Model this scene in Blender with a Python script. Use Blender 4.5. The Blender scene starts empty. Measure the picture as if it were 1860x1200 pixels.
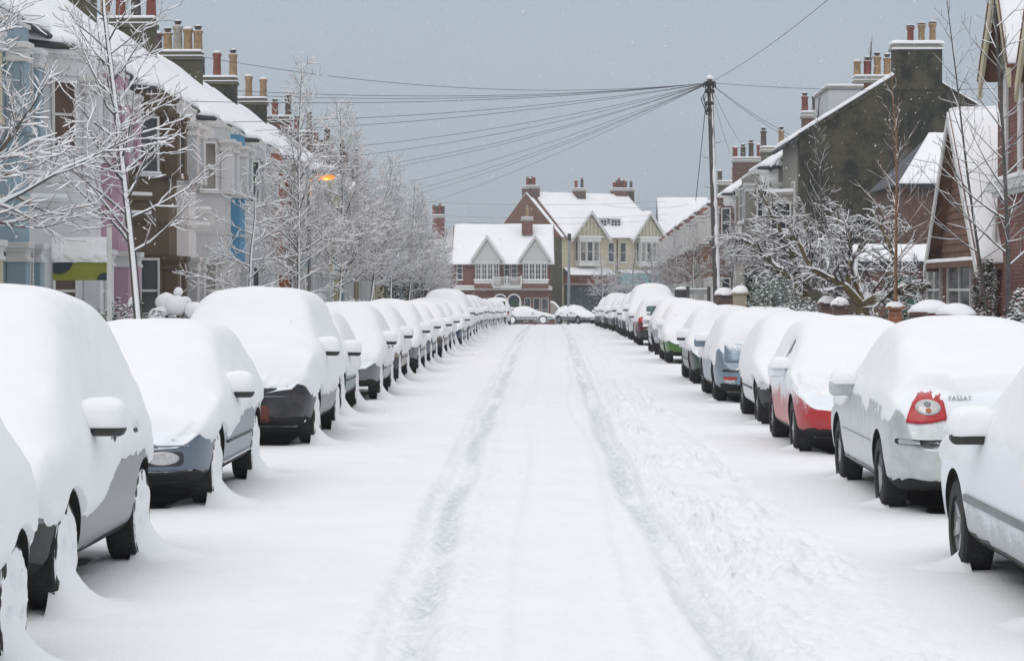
import bpy, bmesh, math, random
import numpy as np
from mathutils import Vector, Matrix
from mathutils.bvhtree import BVHTree
R = math.radians
SC = bpy.context.scene
COL = SC.collection
random.seed(7)
# ------------------------------------------------------------------ camera, sky, light, exposure
F_PX, CAM_H, VPU, VPV = 4110.0, 1.8, 1000.0, 525.0       # focal length in photo pixels, eye height, vanishing point
cd = bpy.data.cameras.new('camera'); cam = bpy.data.objects.new('camera', cd); COL.objects.link(cam)
cd.sensor_width = 36; cd.lens = 36 * F_PX / 1860; cd.clip_start = 0.5; cd.clip_end = 3000
cam.location = (0, 0, CAM_H)
cam.rotation_euler = (R(90) - math.atan((600 - VPV) / F_PX), 0, math.atan((VPU - 930) / F_PX))
SC.camera = cam
SUN_EL, SUN_AZ = R(48), R(200)
w = bpy.data.worlds.new('World'); SC.world = w; w.use_nodes = True
wt = w.node_tree; wn = wt.nodes; wl = wt.links; wn.clear()
def N(nodes, kind, **kw):
    n = nodes.new(kind)
    for k, v in kw.items(): setattr(n, k, v)
    return n
out = N(wn, 'ShaderNodeOutputWorld'); addw = N(wn, 'ShaderNodeAddShader')
bgA = N(wn, 'ShaderNodeBackground'); bgB = N(wn, 'ShaderNodeBackground')
sky = N(wn, 'ShaderNodeTexSky', sky_type='NISHITA', sun_disc=False)
sky.sun_elevation = SUN_EL; sky.sun_rotation = SUN_AZ; sky.dust_density = 5
wl.new(sky.outputs[0], bgA.inputs[0]); bgA.inputs[1].default_value = 0.05 * 0.25
tc = N(wn, 'ShaderNodeTexCoord'); sx = N(wn, 'ShaderNodeSeparateXYZ')
wl.new(tc.outputs['Generated'], sx.inputs[0])
rp = N(wn, 'ShaderNodeValToRGB'); wl.new(sx.outputs[2], rp.inputs[0])     # overcast: dull near the horizon, three times brighter overhead
e = rp.color_ramp.elements
e[0].position = 0.0; e[0].color = (.455, .515, .585, 1)
e[1].position = 1.0; e[1].color = (1.17, 1.17, 1.20, 1)
e2 = e.new(.14); e2.color = (.435, .50, .57, 1)
e3 = e.new(.4); e3.color = (.76, .79, .83, 1)
nz = N(wn, 'ShaderNodeTexNoise'); nz.inputs['Scale'].default_value = 3; nz.inputs['Detail'].default_value = 3
mp = N(wn, 'ShaderNodeMapping'); mp.inputs['Scale'].default_value = (1, 1, 4)
wl.new(tc.outputs['Generated'], mp.inputs[0]); wl.new(mp.outputs[0], nz.inputs[0])
mr = N(wn, 'ShaderNodeMapRange'); mr.inputs[3].default_value = .93; mr.inputs[4].default_value = 1.07
wl.new(nz.outputs[0], mr.inputs[0])
vm = N(wn, 'ShaderNodeVectorMath', operation='SCALE'); wl.new(rp.outputs[0], vm.inputs[0]); wl.new(mr.outputs[0], vm.inputs['Scale'])
wl.new(vm.outputs[0], bgB.inputs[0]); bgB.inputs[1].default_value = .93
wl.new(bgA.outputs[0], addw.inputs[0]); wl.new(bgB.outputs[0], addw.inputs[1]); wl.new(addw.outputs[0], out.inputs[0])
sl = bpy.data.lights.new('sun', 'SUN'); sl.energy = 0.55; sl.angle = R(40); sl.color = (1, .97, .93)
so = bpy.data.objects.new('sun', sl); COL.objects.link(so)
so.rotation_euler = (R(90) - SUN_EL, 0, R(-25))
SC.view_settings.view_transform = 'Standard'; SC.view_settings.look = 'None'; SC.view_settings.gamma = 1; SC.view_settings.exposure = 0.03
SC.cycles.max_bounces = 6; SC.cycles.diffuse_bounces = 3; SC.cycles.volume_bounces = 0; SC.cycles.transparent_max_bounces = 6
try: SC.cycles.volume_step_rate = 1
except Exception: pass

# ------------------------------------------------------------------ helpers
def PX(u, D): return (u - VPU) / F_PX * D                  # distances on the street worked out from the photograph's perspective
def PZ(v, D): return CAM_H - (v - VPV) / F_PX * D
def sstep(a, b, x):
    t = np.clip((x - a) / (b - a), 0, 1); return t * t * (3 - 2 * t)
def hsh(ix, iy, iz, seed):
    h = (ix.astype(np.int64) * 374761393 + iy.astype(np.int64) * 668265263 + iz.astype(np.int64) * 2147483647 + seed * 974711) & 0xffffffff
    h = ((h ^ (h >> 13)) * 1274126177) & 0xffffffff
    h = (h ^ (h >> 16)) & 0xffffff
    return h / float(0xffffff)
def vn(x, y, z=0.0, seed=0):                               # smooth value noise in 0..1
    x, y, z = np.broadcast_arrays(np.asarray(x, float), np.asarray(y, float), np.asarray(z, float))
    xi, yi, zi = np.floor(x), np.floor(y), np.floor(z)
    f = [x - xi, y - yi, z - zi]; f = [t * t * (3 - 2 * t) for t in f]
    r = 0
    for a in (0, 1):
        for b in (0, 1):
            for c in (0, 1):
                r = r + hsh(xi + a, yi + b, zi + c, seed) * (f[0] if a else 1 - f[0]) * (f[1] if b else 1 - f[1]) * (f[2] if c else 1 - f[2])
    return r
def fbm(x, y, z=0.0, seed=0, o=3):
    r = 0; a = .5; t = 0; s = 1
    for k in range(o):
        r = r + a * vn(np.asarray(x) * s, np.asarray(y) * s, np.asarray(z) * s, seed + k); t += a; a *= .5; s *= 2.03
    return r / t
def mesh_np(name, V, Fq, mats, parent=None, smooth=True, fm=None, tris=None):
    me = bpy.data.meshes.new(name)
    V = np.asarray(V, float).reshape(-1, 3)
    faces = [tuple(int(i) for i in q) for q in (Fq.tolist() if isinstance(Fq, np.ndarray) else Fq)]
    if tris is not None: faces += list(map(tuple, tris))
    if parent is not None and parent.get('_w') is not None:
        V = V - np.array(parent['_w'])
    me.from_pydata(V.tolist(), [], faces)
    for m in (mats if isinstance(mats, (list, tuple)) else [mats]): me.materials.append(m)
    if fm is not None: me.polygons.foreach_set('material_index', np.asarray(fm, dtype=np.int32))
    me.polygons.foreach_set('use_smooth', np.full(len(me.polygons), smooth))
    me.update()
    o = bpy.data.objects.new(name, me); COL.objects.link(o)
    if parent is not None:
        o.parent = parent
        if parent.get('_w') is not None: o['_w'] = list(parent['_w'])
    return o
def tag(o, label=None, cat=None, group=None, kind=None):
    if label: o['label'] = label
    if cat: o['category'] = cat
    if group: o['group'] = group
    if kind: o['kind'] = kind
    return o
def thing(name, label, cat, loc=(0, 0, 0), group=None, rz=0, world=False):
    o = bpy.data.objects.new(name, None); COL.objects.link(o); o.location = loc; o.rotation_euler = (0, 0, rz)
    o.empty_display_size = .2
    if world: o['_w'] = list(loc)                          # children are given in world coordinates
    return tag(o, label, cat, group)
def dup(root, loc, rz, label, group=None, scale=1):
    r = root.copy(); COL.objects.link(r); r.location = loc; r.rotation_euler = (0, 0, rz); r.scale = scale if isinstance(scale, tuple) else (scale,) * 3
    r['label'] = label
    if group: r['group'] = group
    for ch in list(root.children):
        c = ch.copy(); COL.objects.link(c); c.parent = r
        for g in list(ch.children):
            d = g.copy(); COL.objects.link(d); d.parent = c
    return r
class MB:
    def __init__(s): s.v = []; s.f = []; s.n = 0
    def add(s, V, Fs):
        V = [tuple(map(float, p)) for p in V]
        s.v += V; s.f += [tuple(i + s.n for i in q) for q in Fs]; s.n += len(V); return s
    def box(s, x0, x1, y0, y1, z0, z1):
        return s.add([(x0, y0, z0), (x1, y0, z0), (x1, y1, z0), (x0, y1, z0), (x0, y0, z1), (x1, y0, z1), (x1, y1, z1), (x0, y1, z1)],
                     [(0, 3, 2, 1), (4, 5, 6, 7), (0, 1, 5, 4), (1, 2, 6, 5), (2, 3, 7, 6), (3, 0, 4, 7)])
    def loft(s, rings, cap=True):
        n = len(rings[0]); V = [p for r in rings for p in r]; Fs = []
        for i in range(len(rings) - 1):
            for j in range(n):
                k = (j + 1) % n; Fs.append((i * n + j, i * n + k, (i + 1) * n + k, (i + 1) * n + j))
        if cap: Fs.append(tuple(range(n))[::-1]); Fs.append(tuple(range((len(rings) - 1) * n, len(rings) * n)))
        return s.add(V, Fs)
    def prism(s, poly, z0, z1, sc=None):                   # poly in XY
        top = poly if sc is None else sc
        return s.loft([[(x, y, z0) for x, y in poly], [(x, y, z1) for x, y in top]])
    def prism_y(s, poly, y0, y1): return s.loft([[(x, y0, z) for x, z in poly], [(x, y1, z) for x, z in poly]])
    def prism_x(s, poly, x0, x1): return s.loft([[(x0, y, z) for y, z in poly], [(x1, y, z) for y, z in poly]])
    def lathe(s, prof, c, axis='z', n=16, cap=True):       # prof: (radius, height along axis)
        rings = []
        for r, h in prof:
            ring = []
            for k in range(n):
                a = 2 * math.pi * k / n; p, q = r * math.cos(a), r * math.sin(a)
                ring.append((c[0] + p, c[1] + q, c[2] + h) if axis == 'z' else ((c[0] + h, c[1] + p, c[2] + q) if axis == 'x' else (c[0] + q, c[1] + h, c[2] + p)))
            rings.append(ring)
        return s.loft(rings, cap)
    def tube(s, pts, rad, n=6):
        pts = [Vector(p) for p in pts]
        if not hasattr(rad, '__len__'): rad = [rad] * len(pts)
        rings = []; up = Vector((0, 0, 1))
        for i, p in enumerate(pts):
            d = (pts[min(i + 1, len(pts) - 1)] - pts[max(i - 1, 0)])
            if d.length < 1e-9: d = Vector((0, 0, 1))
            d.normalize()
            a = d.cross(up if abs(d.z) < .95 else Vector((1, 0, 0))).normalized(); b = a.cross(d).normalized()
            rings.append([tuple(p + a * (rad[i] * math.cos(t)) + b * (rad[i] * math.sin(t))) for t in [2 * math.pi * k / n for k in range(n)]])
        return s.loft(rings)
    def build(s, name, mat, parent=None, smooth=False, bevel=0, seg=2):
        o = mesh_np(name, s.v, s.f, mat, parent, smooth)
        if bevel:
            m = o.modifiers.new('bevel', 'BEVEL'); m.width = bevel; m.segments = seg; m.limit_method = 'ANGLE'; m.angle_limit = R(30)
        return o
def snow_slab(a, b, c, d, th, name='snow', parent=None, n=12, m=6, seed=0, sag=.5, mat=None, over=0.0, rough=.35):
    """a soft layer of snow lying on the quad a b c d, thinning to its rounded edges"""
    a, b, c, d = [np.array(p, float) for p in (a, b, c, d)]
    s = np.linspace(0, 1, n + 1); t = np.linspace(0, 1, m + 1)
    # crowd the rows at the borders so the edge reads round
    s = np.sort(np.concatenate([s, [.25 / n, 1 - .25 / n]])); t = np.sort(np.concatenate([t, [.25 / m, 1 - .25 / m]]))
    S, T = np.meshgrid(s, t, indexing='ij')
    P = (a[None, None] * ((1 - S) * (1 - T))[..., None] + b[None, None] * (S * (1 - T))[..., None] + c[None, None] * (S * T)[..., None] + d[None, None] * ((1 - S) * T)[..., None])
    ls = np.linalg.norm(b - a) * np.minimum(S, 1 - S); lt = np.linalg.norm(d - a) * np.minimum(T, 1 - T)
    rr = th * 1.0
    e = np.sqrt(np.clip(1 - (1 - np.clip(ls / rr, 0, 1)) ** 2, 0, 1)) * np.sqrt(np.clip(1 - (1 - np.clip(lt / rr, 0, 1)) ** 2, 0, 1))
    e = .25 + .75 * e
    nn = fbm(P[..., 0] * 1.3 + seed, P[..., 1] * 1.3, P[..., 2] * 1.3, seed, 3)
    Q = P.copy(); Q[..., 2] += th * e * (1 - rough + 2 * rough * nn)
    e0 = np.array([0, 0, -.01])
    B = P + e0
    n1, m1 = Q.shape[:2]
    idx = np.arange(n1 * m1).reshape(n1, m1)
    Fq = np.stack([idx[:-1, :-1], idx[1:, :-1], idx[1:, 1:], idx[:-1, 1:]], -1).reshape(-1, 4)
    nrm = np.cross(b - a, d - a)
    if nrm[2] < 0: Fq = Fq[:, ::-1]
    Fb = Fq[:, ::-1] + n1 * m1
    bd = list(idx[:, 0]) + list(idx[-1, 1:]) + list(idx[-2::-1, -1]) + list(idx[0, -2:0:-1])
    side = []
    for i in range(len(bd)):
        p, q = bd[i], bd[(i + 1) % len(bd)]
        f = (p, q, q + n1 * m1, p + n1 * m1)
        side.append(f[::-1] if nrm[2] > 0 else f)
    V = np.concatenate([Q.reshape(-1, 3), B.reshape(-1, 3)])
    return mesh_np(name, V, np.concatenate([Fq, Fb, np.array(side)]), mat or M['snow'], parent, True)
def dome(c, rx, ry, rz, name, parent, mat=None, seed=0, n=20, m=10, lump=.12, base=0.0):
    V = []; Fs = []
    for i in range(m + 1):
        ph = (math.pi / 2) * i / m if base == 0 else math.pi * i / m - math.pi / 2
        for j in range(n):
            th = 2 * math.pi * j / n
            V.append((math.cos(ph) * math.cos(th), math.cos(ph) * math.sin(th), math.sin(ph)))
    V = np.array(V); k = 1 + lump * (fbm(V[:, 0] * 1.5 + c[0], V[:, 1] * 1.5 + c[1], V[:, 2] * 1.5 + seed, seed, 2) - .5) * 2
    V = V * k[:, None] * np.array([rx, ry, rz]) + np.array(c)
    for i in range(m):
        for j in range(n):
            q = (j + 1) % n; Fs.append((i * n + j, i * n + q, (i + 1) * n + q, (i + 1) * n + j))
    Fs.append(tuple(range(n))[::-1]); Fs.append(tuple(range(m * n, m * n + n)))
    return mesh_np(name, V, Fs, mat or M['snow'], parent, True)

# ------------------------------------------------------------------ materials (all procedural)
M = {}
def mat_new(name):
    m = bpy.data.materials.new(name); m.use_nodes = True; t = m.node_tree; t.nodes.clear()
    o = N(t.nodes, 'ShaderNodeOutputMaterial'); p = N(t.nodes, 'ShaderNodeBsdfPrincipled'); t.links.new(p.outputs[0], o.inputs[0])
    M[name] = m; return m, t, p
def noise_node(t, scale, detail=4, coord='Object', rough=.6, stretch=None):
    c = N(t.nodes, 'ShaderNodeTexCoord'); n = N(t.nodes, 'ShaderNodeTexNoise')
    n.inputs['Scale'].default_value = scale; n.inputs['Detail'].default_value = detail; n.inputs['Roughness'].default_value = rough
    if stretch:
        mm = N(t.nodes, 'ShaderNodeMapping'); mm.inputs['Scale'].default_value = stretch
        t.links.new(c.outputs[coord], mm.inputs[0]); t.links.new(mm.outputs[0], n.inputs[0])
    else: t.links.new(c.outputs[coord], n.inputs[0])
    return n
def math_n(t, op, a, b=None, clamp=False):
    n = N(t.nodes, 'ShaderNodeMath', operation=op); n.use_clamp = clamp
    for i, v in enumerate((a, b)):
        if v is None: continue
        if isinstance(v, (int, float)): n.inputs[i].default_value = v
        else: t.links.new(v, n.inputs[i])
    return n.outputs[0]
def mixc(t, fac, a, b):
    n = N(t.nodes, 'ShaderNodeMix', data_type='RGBA')
    if isinstance(fac, (int, float)): n.inputs[0].default_value = fac
    else: t.links.new(fac, n.inputs[0])
    for i, v in ((6, a), (7, b)):
        if isinstance(v, tuple): n.inputs[i].default_value = (*v, 1) if len(v) == 3 else v
        else: t.links.new(v, n.inputs[i])
    return n.outputs[2]
def rng(t, v, a, b, c=0, d=1):
    n = N(t.nodes, 'ShaderNodeMapRange'); t.links.new(v, n.inputs[0])
    for i, q in enumerate((a, b, c, d)): n.inputs[i + 1].default_value = q
    return n.outputs[0]
def bump(t, p, h, strength=.3, dist=.02):
    b = N(t.nodes, 'ShaderNodeBump'); b.inputs['Strength'].default_value = strength; b.inputs['Distance'].default_value = dist
    t.links.new(h, b.inputs['Height']); t.links.new(b.outputs[0], p.inputs['Normal']); return b
SNOWC = (.855, .862, .88)
def snow_mat(name, col=SNOWC, s1=3.0, s2=45.0, st=.35, dist=.012):
    m, t, p = mat_new(name)
    n1 = noise_node(t, s1, 5, 'Object'); n2 = noise_node(t, s2, 3, 'Object'); n3 = noise_node(t, s2 * 3.6, 2, 'Object')
    c = mixc(t, rng(t, n1.outputs[0], .3, .7), tuple(x * .97 for x in col), col)
    t.links.new(c, p.inputs['Base Color']); p.inputs['Roughness'].default_value = .75
    p.inputs['Specular IOR Level'].default_value = .25
    h = math_n(t, 'ADD', math_n(t, 'MULTIPLY', n1.outputs[0], 1.2), math_n(t, 'ADD', math_n(t, 'MULTIPLY', n2.outputs[0], .5), math_n(t, 'MULTIPLY', n3.outputs[0], .22)))
    bump(t, p, h, st, dist); return m
snow_mat('snow'); snow_mat('snow_twig', (.87, .88, .895), 20, 90, .1, .003)
def film(t, base, lo, hi, scale=55, amt=1.3, up=True):
    """a film of blown snow stuck to a surface: colour, depends on height above the ground and a fine grain"""
    c = N(t.nodes, 'ShaderNodeTexCoord'); s = N(t.nodes, 'ShaderNodeSeparateXYZ'); t.links.new(c.outputs['Object'], s.inputs[0])
    n = noise_node(t, scale, 6, 'Object', .7); n2 = noise_node(t, 3.5, 3, 'Object')
    z = rng(t, s.outputs[2], lo, hi, -.1, 1.0)
    a = math_n(t, 'ADD', z, math_n(t, 'MULTIPLY', math_n(t, 'SUBTRACT', n.outputs[0], .5), amt))
    a = math_n(t, 'ADD', a, math_n(t, 'MULTIPLY', math_n(t, 'SUBTRACT', n2.outputs[0], .5), .9))
    if up:
        g = N(t.nodes, 'ShaderNodeNewGeometry'); sg = N(t.nodes, 'ShaderNodeSeparateXYZ'); t.links.new(g.outputs['Normal'], sg.inputs[0])
        a = math_n(t, 'ADD', a, rng(t, sg.outputs[2], .2, .7, 0, 1.2))
    a = rng(t, a, .42, .72)
    return a
def paint(name, col, lo=.35, hi=1.0, metallic=.35, rough=.3, amt=1.3, dirt=True):
    if name in M: return M[name]
    m, t, p = mat_new(name)
    a = film(t, col, lo, hi, amt=amt)
    nd = noise_node(t, 8, 5, 'Object')
    base = mixc(t, rng(t, nd.outputs[0], .4, .8, 0, .35), col, (.16, .155, .15)) if dirt else col
    t.links.new(mixc(t, a, base, (.80, .83, .87)), p.inputs['Base Color'])
    r = rng(t, a, 0, 1, rough, .85); t.links.new(r, p.inputs['Roughness'])
    t.links.new(rng(t, a, 0, 1, metallic, 0), p.inputs['Metallic'])
    bump(t, p, a, .25, .006); return m
def plain(name, col, rough=.6, metallic=0, var=.18, scale=6, bumps=0, film_up=0.0, stretch=None, alpha=None):
    """a surface with patchy wear, optionally with settled snow on its upward faces"""
    if name in M: return M[name]
    m, t, p = mat_new(name)
    n = noise_node(t, scale, 6, 'Object', .65, stretch)
    c = mixc(t, rng(t, n.outputs[0], .3, .7), tuple(x * (1 - var) for x in col), tuple(min(1, x * (1 + var)) for x in col))
    if film_up:
        g = N(t.nodes, 'ShaderNodeNewGeometry'); sg = N(t.nodes, 'ShaderNodeSeparateXYZ'); t.links.new(g.outputs['Normal'], sg.inputs[0])
        n2 = noise_node(t, 30, 4)
        f = rng(t, math_n(t, 'ADD', sg.outputs[2], math_n(t, 'MULTIPLY', math_n(t, 'SUBTRACT', n2.outputs[0], .5), .8)), film_up, film_up + .25)
        c = mixc(t, f, c, (.82, .85, .89))
    t.links.new(c, p.inputs['Base Color']); p.inputs['Roughness'].default_value = rough; p.inputs['Metallic'].default_value = metallic
    if bumps: bump(t, p, n.outputs[0], bumps, .02)
    return m
def brick(name, c1, c2, mortar, scale=1.0, snowy=.0):
    if name in M: return M[name]
    m, t, p = mat_new(name)
    c = N(t.nodes, 'ShaderNodeTexCoord'); s = N(t.nodes, 'ShaderNodeSeparateXYZ'); t.links.new(c.outputs['Object'], s.inputs[0])
    cb = N(t.nodes, 'ShaderNodeCombineXYZ'); t.links.new(math_n(t, 'ADD', s.outputs[0], s.outputs[1]), cb.inputs[0]); t.links.new(s.outputs[2], cb.inputs[1])
    b = N(t.nodes, 'ShaderNodeTexBrick'); t.links.new(cb.outputs[0], b.inputs[0])
    b.inputs['Color1'].default_value = (*c1, 1); b.inputs['Color2'].default_value = (*c2, 1); b.inputs['Mortar'].default_value = (*mortar, 1)
    b.inputs['Scale'].default_value = 1 / scale; b.inputs['Brick Width'].default_value = .225; b.inputs['Row Height'].default_value = .075; b.inputs['Mortar Size'].default_value = .008
    n = noise_node(t, 1.4, 6); n2 = noise_node(t, 9, 5)
    cc = mixc(t, rng(t, n.outputs[0], .35, .75, 0, .6), b.outputs[0], tuple(x * .45 for x in c1))
    cc = mixc(t, rng(t, n2.outputs[0], .55, .75, 0, .35 + snowy), cc, (.55, .55, .55))
    t.links.new(cc, p.inputs['Base Color']); p.inputs['Roughness'].default_value = .9
    bump(t, p, b.outputs['Fac'], -.3, .01); return m
def stucco(name, col):
    if name in M: return M[name]
    m, t, p = mat_new(name)
    n = noise_node(t, 1.3, 6, 'Object', .65, (1, 1, .35)); n2 = noise_node(t, 25, 4)
    c = mixc(t, rng(t, n.outputs[0], .35, .75, 0, .45), col, tuple(x * .62 for x in col))
    c = mixc(t, rng(t, n2.outputs[0], .62, .75, 0, .25), c, (.75, .77, .8))
    t.links.new(c, p.inputs['Base Color']); p.inputs['Roughness'].default_value = .85
    bump(t, p, n2.outputs[0], .15, .01); return m
def glassy(name, col=(.03, .04, .045), rough=.08, curtain=None):
    if name in M: return M[name]
    m, t, p = mat_new(name)
    n = noise_node(t, .9, 3, 'Object', .5, (1, 1, .6))
    c = mixc(t, rng(t, n.outputs[0], .42, .58), col, curtain or tuple(x * 2.2 for x in col))
    t.links.new(c, p.inputs['Base Color']); p.inputs['Roughness'].default_value = rough; p.inputs['Specular IOR Level'].default_value = .6
    return m
plain('rubber', (.022, .022, .024), .85, 0, .3, 20, .2)
plain('black_plastic', (.035, .036, .04), .6, 0, .3, 12, .1, film_up=.6)
plain('underbody', (.012, .012, .013), .95, 0, .3, 4)
plain('alloy', (.42, .43, .45), .35, .7, .2, 8)
m_, t_, p_ = mat_new('alloy_snowy'); n_ = noise_node(t_, 22, 5); t_.links.new(mixc(t_, rng(t_, n_.outputs[0], .42, .6), (.25, .26, .28), (.8, .83, .87)), p_.inputs['Base Color']); p_.inputs['Roughness'].default_value = .6
glassy('car_glass', (.015, .02, .022), .06, (.05, .07, .07)); glassy('green_glass', (.02, .05, .045), .1, (.06, .13, .115))
plain('lamp_red', (.42, .018, .02), .18, 0, .25, 25); plain('lamp_clear', (.5, .5, .5), .15, .2, .2, 40); plain('lamp_amber', (.45, .12, .03), .3)
plain('chrome', (.6, .62, .64), .2, .9, .1)
plain('white_wood', (.62, .62, .60), .6, 0, .12, 5, 0, film_up=.5)
plain('grey_wood', (.30, .31, .31), .7, 0, .2, 5)
plain('dark_trim', (.03, .032, .036), .7, 0, .3, 5)
glassy('window_glass', (.018, .024, .028), .12, (.075, .085, .09)); glassy('window_blind', (.10, .085, .07), .4, (.26, .25, .23)); glassy('window_brown', (.05, .025, .015), .3, (.10, .05, .03))
plain('slate', (.075, .08, .09), .7, 0, .25, 4, .1, film_up=.9)
plain('pot_red', (.20, .065, .05), .85, 0, .35, 7, film_up=.5); plain('pot_buff', (.30, .20, .11), .85, 0, .35, 7, film_up=.5); plain('pot_grey', (.30, .29, .25), .85, 0, .35, 7, film_up=.5)
plain('pot_dark', (.09, .07, .06), .85, 0, .35, 7, film_up=.5)
plain('render_brown', (.105, .10, .08), .95, 0, .35, 1.3, .2); plain('render_dark', (.044, .042, .034), .95, 0, .85, 1.6, .8, stretch=(1, 1, .55))
plain('render_mossy', (.085, .082, .055), .95, 0, .35, .5, .2)
plain('concrete', (.30, .29, .26), .9, 0, .2, 3, .1, film_up=.5)
brick('brick_red', (.22, .062, .042), (.15, .048, .036), (.20, .18, .16)); brick('brick_dark', (.15, .07, .05), (.11, .06, .05), (.15, .14, .13), snowy=.15)
brick('brick_orange', (.34, .12, .055), (.27, .10, .05), (.3, .25, .2)); brick('brick_yellow', (.20, .18, .12), (.15, .14, .09), (.18, .17, .15))
plain('bark', (.085, .08, .075), .95, 0, .4, 18, .4, film_up=.75); plain('bark_orange', (.24, .13, .07), .9, 0, .35, 10, .3, film_up=.8); plain('bark_moss', (.13, .10, .05), .95, 0, .4, 12, .4, film_up=.6)
plain('twig', (.075, .062, .06), .9, 0, .3, 30)
plain('twig_red', (.12, .075, .065), .9, 0, .3, 30)
plain('pole_wood', (.085, .08, .075), .9, 0, .35, 5, .3, stretch=(6, 6, .6))
plain('wire', (.03, .03, .035), .6); plain('steel', (.22, .23, .24), .5, .4, .2, 6)
plain('leaf', (.045, .075, .035), .6, 0, .4, 14); plain('leaf_dark', (.022, .035, .02), .6, 0, .4, 14); plain('leaf_pale', (.16, .20, .17), .6, 0, .35, 14)

m, t, p = mat_new('render_dark')
n1 = noise_node(t, .8, 9, 'Object', .78); n2 = noise_node(t, 14, 6, 'Object', .7); n3 = noise_node(t, 2.2, 6, 'Object', .7, (2.2, 1, .25))
c1 = mixc(t, rng(t, n1.outputs[0], .45, .56), (.020, .021, .018), (.085, .074, .052)); c1 = mixc(t, rng(t, n3.outputs[0], .48, .60, 0, .65), c1, (.055, .060, .042)); c1 = mixc(t, rng(t, n2.outputs[0], .52, .68, 0, .5), c1, (.10, .095, .08))
t.links.new(c1, p.inputs['Base Color']); p.inputs['Roughness'].default_value = .95; bump(t, p, n2.outputs[0], .6, .03)
# ------------------------------------------------------------------ cars
PROF = {
 'hatch': dict(L=3.95, fo=.80, wb=2.5, W=.84, belt=.90, p=[(0, .56), (.04, .66), (.14, .72), (.4, .79), (1.0, .92), (1.25, 1.0), (1.85, 1.37), (2.15, 1.42), (3.0, 1.41), (3.45, 1.34), (3.75, 1.02), (3.88, .9), (3.93, .7), (3.95, .56)]),
 'small': dict(L=3.65, fo=.72, wb=2.38, W=.81, belt=.90, p=[(0, .58), (.04, .68), (.12, .74), (.35, .82), (.85, .95), (1.05, 1.02), (1.6, 1.38), (1.9, 1.45), (2.8, 1.44), (3.2, 1.38), (3.5, 1.02), (3.6, .9), (3.63, .7), (3.65, .58)]),
 'saloon': dict(L=4.5, fo=.90, wb=2.65, W=.87, belt=.90, p=[(0, .54), (.04, .64), (.14, .70), (.45, .77), (1.2, .92), (1.4, .98), (2.05, 1.35), (2.4, 1.41), (3.0, 1.38), (3.35, 1.28), (3.85, 1.03), (4.25, 1.0), (4.4, .93), (4.47, .72), (4.5, .56)]),
 'estate': dict(L=4.45, fo=.88, wb=2.62, W=.86, belt=.92, p=[(0, .54), (.04, .64), (.14, .70), (.45, .78), (1.2, .94), (1.4, 1.0), (2.05, 1.37), (2.4, 1.42), (3.8, 1.39), (4.05, 1.32), (4.30, .98), (4.38, .84), (4.42, .7), (4.45, .56)]),
 'mpv': dict(L=4.3, fo=.88, wb=2.62, W=.88, belt=1.0, p=[(0, .60), (.04, .74), (.12, .84), (.4, .94), (.85, 1.06), (1.05, 1.13), (1.75, 1.58), (2.1, 1.65), (3.5, 1.62), (3.85, 1.52), (4.15, 1.1), (4.24, .9), (4.28, .75), (4.3, .6)]),
 'offroad': dict(L=4.2, fo=.75, wb=2.55, W=.88, belt=1.05, p=[(0, .66), (.03, .84), (.1, .95), (.3, 1.03), (1.05, 1.12), (1.2, 1.18), (1.65, 1.60), (1.9, 1.68), (3.7, 1.66), (3.95, 1.58), (4.1, 1.1), (4.16, .95), (4.18, .75), (4.2, .6)]),
 'van': dict(L=4.6, fo=.85, wb=2.8, W=.92, belt=1.1, p=[(0, .60), (.04, .8), (.12, .95), (.4, 1.08), (.8, 1.22), (1.0, 1.32), (1.5, 1.80), (1.8, 1.92), (4.1, 1.92), (4.4, 1.84), (4.52, 1.3), (4.56, 1.0), (4.58, .8), (4.6, .6)]),
}
def gsm(a, s):
    k = int(s * 3) + 1; x = np.arange(-k, k + 1); g = np.exp(-.5 * (x / max(s, 1e-3)) ** 2); g /= g.sum()
    return np.convolve(np.pad(a, k, mode='edge'), g, mode='valid')
def ring_half(w, zb, zt, belt, tum, Mh, sm, crown=.035):
    belt = min(belt, zt - .07)
    wr = max(w - .06 - (zt - belt) * tum, w * .5)
    z1 = min(zb + .10, belt - .06); z2 = min(zb + .28, belt - .03)
    P = np.array([(0, zb), (w * .86, zb), (w * .965, z1), (w * .995, z2), (w, z2 + (belt - z2) * .6), (w * .982, belt), (wr, zt - crown - .045), (wr - .07, zt - crown), (wr * .5, zt - .01), (0, zt)])
    d = np.r_[0, np.cumsum(np.linalg.norm(np.diff(P, axis=0), axis=1))]
    # spend more points on the sides than underneath
    wgt = d.copy(); wgt[1:] -= d[1] * .7; wgt[0] = 0
    t = np.linspace(0, wgt[-1], Mh)
    X = np.interp(t, wgt, P[:, 0]); Z = np.interp(t, wgt, P[:, 1])
    X2 = gsm(X, sm); Z2 = gsm(Z, sm)
    X2[0] = 0; X2[-1] = 0; Z2[0] = Z[0]
    return X2, Z2
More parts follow.
